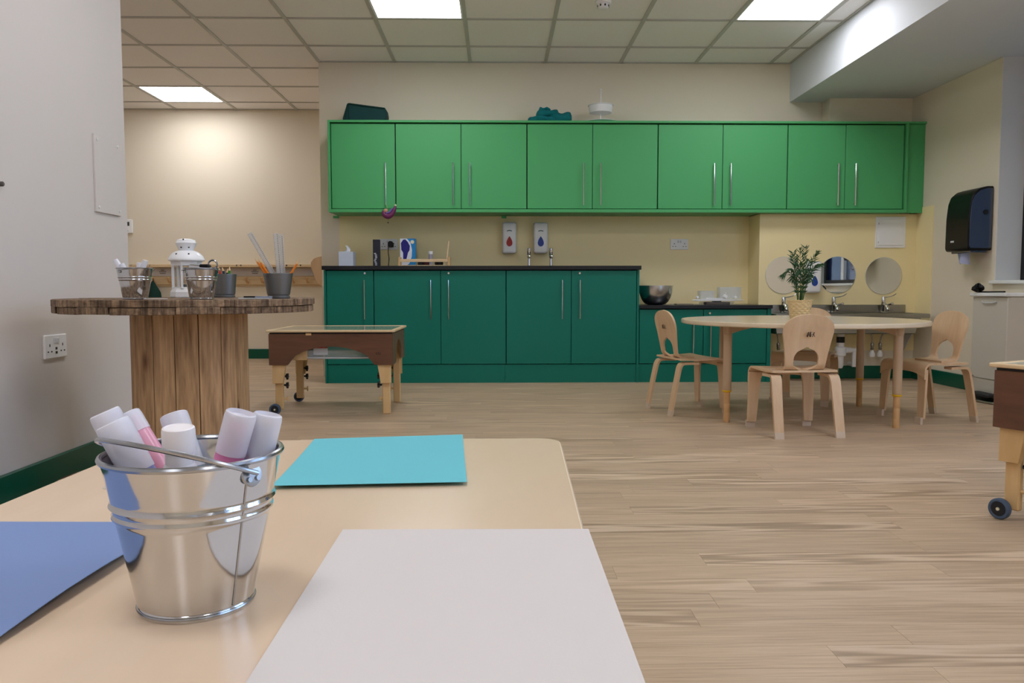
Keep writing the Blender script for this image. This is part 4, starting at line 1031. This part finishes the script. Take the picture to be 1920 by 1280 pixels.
light_table('brown wheeled table cut off at the right edge of the view', (1.515, 2.385, 0), math.atan2(-.13, .04) if False else math.radians(-62), tray=False)

# ================================================================ CABLE DRUM TABLE
sx_, sy_ = -1.072, 2.80; SZ = .672
t = thing('cable_drum_table', 'weathered wooden cable drum used as a table', 'table', (sx_, sy_, 0))
def disc_planks(R, z0, z1, w, along, name, seed, M0=None):
    rnd = random.Random(seed); a = -R
    while a < R-.005:
        w_ = min(w*rnd.uniform(.9, 1.1), R-a); b_ = a+w_; n = 10; rr = R*rnd.uniform(.985, 1.006)
        up = []; dn = []
        for i in range(n+1):
            s = a+.001+(w_-.002)*i/n; h = math.sqrt(max(rr*rr-s*s, 1e-5)); up.append((h, s)); dn.append((-h, s))
        poly = up+dn[::-1]
        if along == 'Y': poly = [(-q[1], q[0]) for q in poly]
        dz = rnd.uniform(-.0015, .0015)
        bm = B(); prism(bm, poly, z0+dz, z1+dz, 'Z', bev=.0015)
        obj(name, bm, M_weather if along == 'X' else M_weather_y, t)
        a = b_
M_weather_y = wood('weathered grey timber crosswise', (146, 124, 100), (80, 60, 44), 'Y', .8, 7, 9, .6, streak=1)
streaked(M_weather_y)
disc_planks(.422, SZ-.022, SZ, .098, 'X', 'top_board', 3)
disc_planks(.422, SZ-.045, SZ-.0235, .105, 'Y', 'lower_board', 4)
disc_planks(.462, .024, .046, .105, 'Y', 'base_board', 5)
disc_planks(.462, .0, .0225, .105, 'X', 'base_board', 6)
# light crosscut nicks round the rim
n = 14
per = []
Rr = .176
def sup(a): e = 3.2; c_, s_ = math.cos(a), math.sin(a); r = Rr/((abs(c_)**e+abs(s_)**e)**(1/e)); return V(r*c_, r*s_, 0)
fine = [sup(2*PI*i/720+.12) for i in range(720)]; tot = [0]
for i in range(720): tot.append(tot[-1]+(fine[(i+1) % 720]-fine[i]).length)
rs = random.Random(5)
cuts = [0]; 
ws = [rs.uniform(.068, .084) for _ in range(40)]
while cuts[-1]+.06 < tot[-1]: cuts.append(cuts[-1]+ws[len(cuts)])
cuts = [c*tot[-1]/cuts[-1] for c in cuts]
def at_len(s):
    s %= tot[-1]
    for i in range(720):
        if tot[i+1] >= s: 
            f = (s-tot[i])/(tot[i+1]-tot[i]); return fine[i].lerp(fine[(i+1) % 720], f)
    return fine[0]
for a, b_ in zip(cuts, cuts[1:]):
    o1, o2 = at_len(a+.0012), at_len(b_-.0012); om = at_len((a+b_)/2)
    n1 = o1.normalized()*-.02; n2 = o2.normalized()*-.02; ofs = rs.uniform(-.0015, .002)
    poly = [o1*(1+ofs), om*(1+ofs), o2*(1+ofs), o2+n2, o1+n1]
    bm = B(); prism(bm, [(q.x, q.y) for q in poly], .046, SZ-.046, 'Z', bev=.0015); obj('stave', bm, M_stave, t)

# --- buckets
def bucket_mesh(R0, R1, H, th=.0012, bands=True):
    pr = [(0, .0035), (R0-.004, .0035), (R0-.004, .0), (R0+.0008, .0), (R0+.0016, .002), (R0+.0008, .0045), (R0, .0055)]
    N = 64
    for i in range(N+1):
        z = .0055+(H-.0055)*i/N; r = R0+(R1-R0)*z/H
        if bands:
            for zc_ in (.635, .705):
                d = (z/H-zc_)/.018; r += .0019*math.exp(-d*d)
        pr.append((r, z))
    return pr
def make_bucket(R0, R1, H, name, lab, loc, rotz, m=None, handle_tilt=.25, hdir=1):
    t = thing(name, lab, 'bucket', loc, rotz)
    pr = bucket_mesh(R0, R1, H)
    inner_ = [(r-.0012, z) for r, z in pr[7:]][::-1]
    lathe_b = lathe(B(), pr+inner_+[(0, .0048)], 96)
    obj('pail', lathe_b, M_galv, t, ang=50)
    bm = B(); tube(bm, [(R1*math.cos(2*PI*i/64), R1*math.sin(2*PI*i/64), H) for i in range(64)], R1*.036, 8, closed=True); obj('rim', bm, M_rim, t)
    bm = B(); tube(bm, [((R0+.0006)*math.cos(2*PI*i/64), (R0+.0006)*math.sin(2*PI*i/64), .0028) for i in range(64)], R0*.035, 8, closed=True); obj('base_bead', bm, M_rim, t)
    bm = B(); 
    for z in (.0,): 
        for i in range(3): pass
    a0_ = -.06; tube(bm, [((R0+(R1-R0)*z_q/H+.0004)*math.cos(a0_), (R0+(R1-R0)*z_q/H+.0004)*math.sin(a0_), z_q) for z_q in [.006+(H-.012)*i/10 for i in range(11)]], .0006, 5); obj('side_seam', bm, M_rim, t)
    for s in (-1, 1):
        zc_ = H*.915; r = R0+(R1-R0)*zc_/H
        Mx = T(s*r, 0, zc_) @ RY(PI/2*s-s*math.atan((R1-R0)/H))
        bm = B(); lathe(bm, [(0, .0), (R1*.14, .0), (R1*.13, .0012), (0, .0016)], 20, Mx); cyl(bm, R1*.03, .001, .0026, 10, Mx @ T(R1*.05, R1*.06, 0)); cyl(bm, R1*.03, .001, .0026, 10, Mx @ T(R1*.05, -R1*.06, 0)); obj('lug', bm, M_rim, t)
    Rh = R1*1.07; pts = []
    for i in range(25):
        a = PI*i/24; x = Rh*math.cos(a); q = Rh*math.sin(a)
        pts.append((x, -q*math.cos(handle_tilt)*hdir, H*.93+q*math.sin(handle_tilt)))
    obj('handle', tube(B(), pts, R1*.028, 8), M_rim, t)
    return t
TT = .489
BKX, BKY = -.2055, .535
make_bucket(.0365, .0570, .1035, 'marker_bucket', 'large shiny tin bucket of markers on the near table', (BKX, BKY, TT), math.radians(-31), handle_tilt=.40)
# markers in the near bucket: axis from a foot inside the pail to a top
def marker(top, foot, r, m_b, lab, capfrac=.55, glue=False, name='marker_pen'):
    top = V(*top); foot = V(*foot); d = top-foot; L = d.length
    t = thing(name, lab, 'marker', foot, 0, 'markers in the near bucket')
    q = V(0, 0, 1).rotation_difference(d.normalized()).to_matrix().to_4x4()
    if not glue:
        obj('ink_core', cyl(B(), r*.62, L*(1-capfrac)+.0005, L*(1-capfrac*.35), 16, q), m_b[0], t)
        obj('barrel', lathe(B(), [(0, 0), (r*.9, 0), (r*.93, .004), (r*.95, L*(1-capfrac)), (0, L*(1-capfrac))], 28, q), m_b[1], t)
        obj('cap', lathe(B(), [(r*.96, L*(1-capfrac)-.004), (r*1.0, L*(1-capfrac)-.004), (r*1.04, L-.004), (r*1.0, L-.0008), (r*.9, L), (r*.82, L-.003), (0, L-.004)], 28, q), M_milk, t)
    else:
        obj('barrel', lathe(B(), [(0, 0), (r*.97, 0), (r, .003), (r, L*.78), (r*.86, L*.80), (0, L*.80)], 28, q), M_gluewhite, t)
        obj('cap', lathe(B(), [(r*.86, L*.80), (r*.86, L*.86), (r, L*.865), (r, L*.975), (r*.96, L*.99), (r*.86, L*.995), (r*.82, L*.99), (0, L*.99)], 28, q), M_gluewhite, t)
        obj('label_band', lathe(B(), [(r*1.005, L*.1), (r*1.015, L*.1), (r*1.015, L*.7), (r*1.005, L*.7)], 28, q), M_glueband, t)
    return t
def mk(px, py, Y, fx, fy, r, *a, **k):
    p = P(px, py, Y=Y); return marker(p, (BKX+fx, BKY+fy, TT+.005), r, *a, **k)
core = {k_: mat('ink core '+k_, c_, .4) for k_, c_ in (('pink', (208, 96, 152)), ('blue', (60, 78, 150)), ('grey', (104, 128, 168)), ('teal', (60, 120, 132)), ('orange', (214, 120, 84)), ('pale', (224, 150, 176)))}
mk(195, 772, .540, -.006, .012, .0098, (core['orange'], M_milkorange), 'milky capped marker with orange ink, leaning furthest left', .22)
mk(210, 792, .520, .012, -.012, .0108, (core['blue'], M_milkblue), 'milky capped marker with dark blue ink, leaning left in front', .24)
mk(238, 776, .560, .022, .012, .0086, (core['pale'], M_milkpale), 'milky marker with pale pink ink behind the left pair', .08)
mk(325, 776, .580, .016, .020, .0096, (core['teal'], M_milkteal), 'milky capped marker with teal ink at the back of the bucket', .3)
mk(334, 798, .505, .000, -.018, .0102, None, 'white glue stick with white cap in the middle of the bucket', glue=True, name='glue_stick')
mk(453, 772, .530, -.002, -.006, .0100, (core['pink'], M_milkpink), 'milky capped marker with bright pink ink leaning right', .19)
mk(503, 775, .545, .020, .004, .0096, (core['grey'], M_milkgrey), 'milky capped marker with grey blue ink leaning furthest right', .22)

# --- things on the drum table
def drum_y(px, Y): return (P(px, 555, Y=Y).x, Y, SZ)
b1 = make_bucket(.036, .0535, .098, 'tin_bucket', 'small tin bucket of pale markers at the left of the drum table', drum_y(254, 2.56), math.radians(60), handle_tilt=.12)
b2 = make_bucket(.0355, .0525, .098, 'tin_bucket', 'small tin bucket with dark objects in front of the white lantern', drum_y(378, 2.56), math.radians(20), handle_tilt=.05)
def simple_marker(loc, top, r, m1, m2, lab, grp):
    foot = V(*loc); d = V(*top)-foot; L = d.length; q = V(0, 0, 1).rotation_difference(d.normalized()).to_matrix().to_4x4()
    t = thing('marker_pen', lab, 'marker', foot, 0, grp)
    obj('barrel', lathe(B(), [(0, 0), (r*.9, 0), (r*.95, L*.6), (0, L*.6)], 16, q), m1, t)
    obj('cap', lathe(B(), [(r, L*.55), (r, L-.002), (r*.9, L), (0, L-.001)], 16, q), m2, t)
bx_, by_ = b1.location.x, b1.location.y
for i, (px, py, dx, dy, m1, lab) in enumerate(((216, 487, .01, 0, M_milkorange, 'pale orange marker leaning left out of the tin bucket'), (228, 495, .015, -.01, M_milkblue, 'pale blue marker low at left in the tin bucket'), (262, 492, -.005, .01, M_milkgrey, 'short pale marker at the middle back of the tin bucket'), (273, 488, -.01, 0, M_milkpale, 'pale pink marker at right in the tin bucket'))):
    tp = P(px, py, Y=by_+dy); simple_marker((bx_+dx, by_+dy, SZ+.005), tp, .0085, m1, M_milk, lab, 'markers in the small tin bucket')
bx_, by_ = b2.location.x, b2.location.y
t = thing('stapler', 'black and silver stapler sticking out of the middle tin bucket', 'stapler', (bx_, by_, SZ+.005))
obj('head', box(B(), -.003, .030, -.012, .012, .07, .106, .004), M_black, t)
obj('body', box(B(), -.045, -.006, -.01, .01, .088, .103, .004, T(0, 0, 0) @ RY(.1)), M_chrome, t)
obj('lower_arm', box(B(), -.01, .01, -.006, .006, 0, .09, .002), M_chrome, t)
tp = P(403, 496, Y=2.60)
tag(obj('ring_handle_scissors', (lambda bm: (tube(bm, [(.014*math.cos(2*PI*i/20), 0, .014*math.sin(2*PI*i/20)+.0) for i in range(20)], .003, 8, closed=True), tube(bm, [(0, 0, -.012), (-.014, -.01, -.09)], .003, 8), bm)[-1])(B()), M_rim, loc=(tp.x, 2.58, tp.z)), 'metal loop handle poking from the right of the middle tin bucket', 'scissors')
# grey pots
def pot(lab, loc, R0, R1, H):
    t = thing('grey_pot', lab, 'pot', loc, 0, 'grey metal pots on the drum table')
    pr = [(0, .003), (R0*.98, .003), (R0, 0), (R0+.001, .002), (R0+.001, .008), (R0-.0015, .010), (R0-.001, .0125), (R0+.001, .0145)]+[(R0+.001+(R1-R0)*i/10, .0145+(H-.0145)*i/10) for i in range(1, 11)]+[(R1+.0025, H), (R1+.0025, H+.002), (R1-.001, H+.002), (R0-.002, .006), (0, .006)]
    obj('body', lathe(B(), pr, 48), M_pot, t, ang=30); return t
l3 = drum_y(421, 3.00); pot('dark grey metal pot of colouring pencils right of the bucket', l3, 18.5*3.0/FPX, 21.5*3.0/FPX, 43*3.0/FPX)
l4 = drum_y(522.5, 2.72); pot('mid grey metal pot of rulers and orange pencils at right', l4, 20*2.72/FPX, 26*2.72/FPX, 45.5*2.72/FPX)
def pencil(px0, py0, px1, py1, Y, base, m_, lab, grp, r=.0036):
    tp = P(px0, py0, Y=Y); low = P(px1, py1, Y=Y); d = (tp-low).normalized(); foot = low-d*((low.z-base)/d.z*.92); L = (tp-foot).length
    q = V(0, 0, 1).rotation_difference(d).to_matrix().to_4x4(); t = thing('pencil', lab, 'pencil', foot, 0, grp)
    obj('shaft', lathe(B(), [(0, 0), (r, 0), (r, L-.016), (0, L-.016)], 6, q), m_, t, ang=20)
    obj('point', lathe(B(), [(0, L-.016), (r*.95, L-.016), (r*.3, L-.003), (0, L)], 6, q), M_tip, t)
    obj('lead', lathe(B(), [(0, L-.004), (r*.32, L-.004), (0, L+.0005)], 6, q), M_lead, t)
g3 = 'colouring pencils in the dark grey pot'
for i, (a, b_, c_, d_) in enumerate(((402.5, 504, 407, 514), (409, 499, 413, 514), (416.5, 500, 420, 514), (427, 503, 426, 514), (430.5, 499, 430, 514))):
    pencil(a, b_, c_, d_, 3.0, SZ+.005, PENCILS[i], ['yellow', 'red', 'navy', 'black', 'green'][i]+' colouring pencil in the dark grey pot', g3, .0048)
g4 = 'orange pencils in the pot of rulers'
for (a, lab) in (((477.5, 484, 495, 509), 'orange pencil leaning furthest left in the pot of rulers'), ((484, 485, 500, 509), 'orange pencil just right of the furthest left one'), ((561, 487, 548, 509), 'orange pencil leaning right in the pot of rulers')):
    pencil(*a, 2.72, SZ+.005, M_orange, lab, g4)
for (a, b_, c_, d_, yy, lab) in ((468, 437, 509, 508, 2.72, 'clear plastic ruler leaning left in the grey pot'), (517, 437, 523, 508, 2.71, 'clear plastic ruler standing nearly upright in the grey pot'), (526, 439, 530, 508, 2.735, 'clear plastic ruler half behind the upright one')):
    tp = P(a, b_, Y=yy); low = P(c_, d_, Y=yy); d = (tp-low).normalized(); foot = low-d*((low.z-SZ-.006)/d.z*.75); L = (tp-foot).length; ang = math.atan2(d.x, d.z)
    t = thing('ruler', lab, 'ruler', foot, 0, 'clear rulers in the grey pot'); M_ = RY(ang); 
    obj('blade', box(B(), -.0085, .0085, -.001, .001, 0, L, .0004, M_), M_ruler, t)
    bm = B()
    for i in range(int(L/.004)): w_ = .005 if i % 5 == 0 else .003; box(bm, -.0085, -.0085+w_, -.0013, -.0011, i*.004, i*.004+.0008, 0, M_)
    for i in range(int(L/.006)): box(bm, .0035, .0062, -.0013, -.0011, i*.006, i*.006+.0028, 0, M_)
    obj('scale_marks', bm, M_text, t, smooth=False)
# eraser block
q = drum_y(480, 2.60)
t = thing('whiteboard_eraser', 'black and grey board eraser lying left of the ruler pot', 'eraser', (q[0], 2.60, SZ)); k = 2.60/FPX
obj('felt', box(B(), -30*k, 27*k, -.02, .02, 0.0005, .004, .001), M_plastic2, t)
obj('grip', box(B(), -20*k, 1*k, -.018, .018, .004, .0095, .001), M_black, t)
obj('sleeve', box(B(), 1*k, 28*k, -.018, .018, .004, .009, .001), mat('blue grey sleeve', (130, 138, 156), .4), t)
q = drum_y(292, 2.50)
tag(obj('paper_slip', box(B(), -.025, .025, -.03, .03, 0, .0015), M_pwhite, loc=(q[0], 2.50, SZ+.0015), smooth=False), 'small pale paper slip beside the left tin bucket', 'paper')
# lantern
Yl = 3.05; kl = Yl/FPX; q = drum_y(351.5, Yl)
t = thing('lantern', 'white metal candle lantern standing on the drum table', 'lantern', (q[0], Yl, SZ)); 
zz = lambda py: P(351.5, py, Y=Yl).z-SZ
obj('base', lathe(B(), [(0, 0), (28*kl, 0), (29.5*kl, .004), (29.5*kl, zz(547)), (26*kl, zz(542)), (25*kl, zz(540)), (0, zz(540))], 8, RZ(PI/8)), M_plastic, t, ang=20)
bm = B()
for i in range(6):
    a = 2*PI*i/6+PI/6; x, y = 24*kl*math.cos(a), 24*kl*math.sin(a); box(bm, -.005, .005, -.003, .003, zz(541), zz(496), .001, T(x, y, 0) @ RZ(a))
lathe(bm, [(22*kl, zz(498)), (27*kl, zz(498)), (28*kl, zz(489)), (22*kl, zz(489))], 6, RZ(PI/6)); lathe(bm, [(22*kl, zz(541)), (25.5*kl, zz(541)), (25.5*kl, zz(538)), (22*kl, zz(538))], 6, RZ(PI/6))
obj('window_frame', bm, M_plastic, t, ang=20)
obj('glass', lathe(B(), [(22.5*kl, zz(541)), (22.5*kl, zz(497))], 6, RZ(PI/6)), M_clearl, t, smooth=False)
obj('roof', lathe(B(), [(0, zz(489)), (31.5*kl, zz(489)), (32*kl, zz(487)), (31.5*kl, zz(485.5)), (29*kl, zz(480)), (24*kl, zz(474.5)), (18*kl, zz(471)), (14*kl, zz(470)), (0, zz(470))], 40), M_plastic, t)
obj('chimney', lathe(B(), [(12*kl, zz(471)), (18*kl, zz(457)), (18.5*kl, zz(455.5)), (17*kl, zz(454)), (16*kl, zz(450)), (10*kl, zz(448)), (0, zz(447.5))], 36), M_plastic, t)
bm = B()
for a in (-2.1, -1.05, -1.57-2): pass
for (a, py, rr) in ((-1.9, 477, 26.3), (-1.05, 477, 26.3), (-1.8, 464, 15), (-.9, 464, 15), (-1.5, 450, 15.2)):
    p_ = V(rr*kl*math.cos(a), rr*kl*math.sin(a), zz(py)); cyl(bm, .0032, -.001, .0015, 10, T(*p_) @ RZ(a) @ RY(PI/3))
obj('vent_hole', bm, M_blackm, t)
obj('candle', cyl(B(), .018, zz(540), zz(533), 20), M_blackm, t); 

# ================================================================ FAR WALL: COAT RACK
kf = YF/FPX
def fx(px): return P(px, 510, Y=YF-.05).x
def fz(py): return P(430, py, Y=YF-.05).z
t = thing('coat_rack', 'long wooden coat peg rack with name strip on the far wall', 'coat rack', (0, YF, 0))
xa, xb = fx(243), fx(612)
obj('shelf', box(B(), xa, xb, -.10, 0, fz(501), fz(495.5), .003), M_maplex, t)
obj('name_strip', box(B(), xa, xb, -.024, -.016, fz(517.5), fz(502), .001), mat('pale name strip', (196, 188, 182), .5), t)
obj('back_board', box(B(), xa, xb, -.016, 0, fz(537), fz(500), .001), M_maplex, t)
obj('peg_rail', box(B(), xa, xb, -.034, -.016, fz(533.5), fz(524), .003), M_maplex, t)
for px in (256, 289, 318, 347, 436, 463.5, 492, 519, 550, 577, 597):
    bm = B(); x = fx(px); zc_ = fz(527); tube(bm, spline([(x, -.03, zc_-.01), (x, -.06, zc_-.012), (x, -.085, zc_+.008), (x, -.09, zc_+.03)], 4), .010, 10); lathe(bm, [(0, -.01), (.012, -.004), (.012, .004), (0, .01)], 10, T(x, -.09, zc_+.032)); obj('peg', bm, M_peg, t)
bm = B()
for px in (304, 477.5, 589):
    for i in range(3):
        w_ = (4, 7, 6)[i]*kf
        if px > 580: w_ *= .5
        for j in range(int(w_*2/.012)): box(bm, fx(px)-w_+j*.012, fx(px)-w_+j*.012+.008, -.0256, -.0235, fz(507+i*3.1), fz(505.3+i*3.1))
obj('name_lettering', bm, M_text, t, smooth=False)
bm = B()
for px in (250, 285, 447, 455, 530, 540, 566): cyl(bm, .008, 0, .003, 8, T(fx(px), -.10, fz(497.5)) @ RX(PI/2))
obj('screw', bm, M_rim, t)
# rounded end panel of the bench
Ye = 7.7; ke = Ye/FPX
def ex(px): return P(px, 510, Y=Ye).x
def ez(py): return P(590, py, Y=Ye).z
poly = [(ex(612), ez(479)), (ex(604), ez(480)), (ex(595), ez(481.5)), (ex(588), ez(485)), (ex(583), ez(492)), (ex(583), ez(500)), (ex(586), ez(509)), (ex(590), ez(520)), (ex(593), ez(530)), (ex(601), ez(535)), (ex(605), ez(538)), (ex(607), ez(600)), (ex(607), 0), (ex(622), 0), (ex(622), ez(479))]
t = thing('cloakroom_divider', 'curved wooden end panel standing behind the left end of the cabinets', 'divider', (0, Ye, 0))
obj('panel', prism(B(), poly, 0, .02, 'Y', bev=.002), M_wood, t)
# hanging cloth bag on a peg
x = fx(290)
t = thing('hanging_bag', 'dark green cloth bag hanging from a peg of the coat rack', 'bag', (x, YF-.1, 0))
ztp, zbt_ = fz(527), fz(640)
def hb_(u, v):
    z = ztp+(zbt_-ztp)*v; w_ = (.012+.05*min(1, v*5.5)+.03*v); c_ = math.cos(2*PI*u); s_ = math.sin(2*PI*u); return V(w_*c_+.01*math.sin(v*3)+.02*v, .03*min(1, .3+v*3)*s_*(1+.2*math.sin(6*PI*u)), z)
obj('cloth', grid(B(), hb_, 24, 16), M_darkbag, t, ang=80)
obj('loop', tube(B(), [(0, 0, ztp+.0), (.004, .004, ztp+.03), (.008, .008, ztp)], .003, 6), M_darkbag, t)
# thermostat on far wall
p = P(243, 424.5, Y=YF); t = thing('thermostat', 'white thermostat on the far wall beside the left wall edge', 'thermostat', (p.x-.01, YF, p.z)); 
obj('case', box(B(), -.046, .046, -.02, 0, -.07, .07, .005), M_plastic, t)
obj('display', box(B(), -.03, .018, -.0215, -.0195, .005, .045, .001), M_screen, t)
obj('button', cyl(B(), .009, 0, .003, 12, T(0, -.02, -.045) @ RX(PI/2)), M_plastic2, t)

# ================================================================ LEFT WALL
p0 = P(174, 250, X=XL); p1 = P(218, 262, X=XL); p2 = P(180, 397, X=XL)
t = thing('wall_cover_plate', 'flat cream access panel with corner screws on the left wall', 'access panel', (XL, (p0.y+p1.y)/2, (p0.z+p2.z)/2)); hy = (p1.y-p0.y)/2+.008; hz_ = (p0.z-p2.z)/2
obj('plate', box(B(), 0, .009, -hy, hy, -hz_, hz_, .0015), M_wall_dimmed, t)
for a in (-1, 1):
    for b_ in (-1, 1): obj('screw', cyl(B(), .006, 0, .005, 12, T(.008, a*(hy-.02), b_*(hz_-.02)) @ RY(PI/2), .001), M_white, t)
p = P(99, 649, X=XL); 
socket('wall_socket', 'white double socket with charging ports low on the left wall', 0, 0, 0, 0, loc=(XL, p.y+.005, p.z), rotz=PI/2, usb=True)
p = P(0, 345, X=XL); tag(obj('wall_hook', cyl(B(), .008, 0, .014, 14, RY(PI/2), .002), M_text, loc=(XL, p.y-.004, p.z)), 'small dark fixing on the left wall at the picture edge', 'hook')
# smoke detector
p = P(1131, 14, Z=CEIL-.035); t = thing('smoke_detector', 'round white smoke detector on the ceiling tile', 'smoke detector', (p.x, p.y, CEIL+.003)); 
obj('base', lathe(B(), [(0, -.001), (.052, -.001), (.052, -.010), (.046, -.018), (0, -.018)], 36), M_plastic, t)
obj('dome', lathe(B(), [(.036, -.018), (.038, -.026), (.034, -.042), (.028, -.046), (0, -.047)], 32), M_plastic, t)
bm = B()
for i in range(8): a = 2*PI*i/8+.2; box(bm, .0362, .0385, -.004, .004, -.038, -.026, 0, RZ(a))
obj('vent_slot', bm, M_blackm, t, smooth=False)

# ================================================================ NEAR TABLE AND PAPERS
yaw = math.radians(1.7)
t = thing('near_table', 'large light maple table filling the near left of the view', 'table', (0, 0, 0))
cs = [(-.485, 1.118), (.087, 1.130), (.052, -.08), (-.52, -.09)]
def rounded(cs, r, n=8):
    out = []
    for i in range(len(cs)):
        p = V(*cs[i], 0); a = V(*cs[i-1], 0); b_ = V(*cs[(i+1) % len(cs)], 0); da = (a-p).normalized(); db = (b_-p).normalized()
        c_ = p+(da+db)*r; s = p+da*r; e = p+db*r
        for k in range(n+1):
            q = k/n; v_ = (s*(1-q)**2+p*2*q*(1-q)+e*q*q); out.append((v_.x, v_.y))
    return out
tp = bmesh.new(); prism(tp, rounded(cs, .035), TT-.025, TT, 'Z'); 
obj('tabletop', tp, M_tabletop, t, ang=30)
ed = rounded(cs, .035); obj('edge_band', tube(B(), [(x, y, TT-.0125) for x, y in ed], .0125, 10, closed=True, flat=(.35, 1)), M_tableedge, t)
for (x, y) in ((-.43, 1.06), (.03, 1.07), (.0, -.02), (-.46, -.03)):
    lg = obj('leg', lathe(B(), [(0, .02), (.018, .02), (.022, .06), (.024, TT-.026), (0, TT-.026)], 20, T(x, y, 0)), M_leg, t)
    obj('foot_cap', lathe(B(), [(0, 0), (.02, 0), (.022, .01), (.02, .022), (0, .022)], 20, T(x, y, 0)), M_rubber, lg)
bm = B(); box(bm, -.41, .01, 1.03, 1.05, TT-.09, TT-.026, .002); box(bm, -.44, -.02, -.03, -.01, TT-.09, TT-.026, .002); obj('apron', bm, M_leg, t)
def sheet(name, cs, lift, m, lab):
    """cs: far-left, far-right, near-right, near-left; lift(u,v)->z"""
    c = [V(x*1.0142, y*1.0142, 0) for x, y in cs]
    def f(u, v): p = (c[0]*(1-u)+c[1]*u)*(1-v)+(c[3]*(1-u)+c[2]*u)*v; return V(p.x, p.y, TT+.0008+lift(u, v))
    tag(obj(name, grid(B(), f, 30, 30, .0004), m, ang=60), lab, 'paper', 'sugar paper sheets on the near table')
sheet('paper_sheet', [(-.257, 1.110), (-.050, 1.128), (-.033, .841), (-.238, .829)], lambda u, v: .0035*v**3+.002*(1-v)**6*u, M_pturq, 'turquoise paper sheet lying at the far side of the near table')
sheet('paper_sheet', [(-.135, .683), (.079, .680), (.078, .385), (-.134, .387)], lambda u, v: .0008*math.sin(u*3)*v+.0006, M_pwhite, 'off white paper sheet at the bottom middle of the view')
sheet('paper_sheet', [(-.488, .715), (-.281, .709), (-.299, .414), (-.505, .424)], lambda u, v: .0004+.007*u**5*math.sin(PI*min(1, v*1.02))**1, M_pblue, 'periwinkle blue paper sheet left of the tin bucket')
p = P(208, 915, Z=TT); tag(obj('plastic_disc', lathe(B(), [(0, 0), (.0075, 0), (.0085, .0006), (.008, .0014), (0, .001)], 28), M_clear, loc=(p.x, p.y, TT+.0004)), 'small clear plastic disc on the table behind the bucket', 'disc')
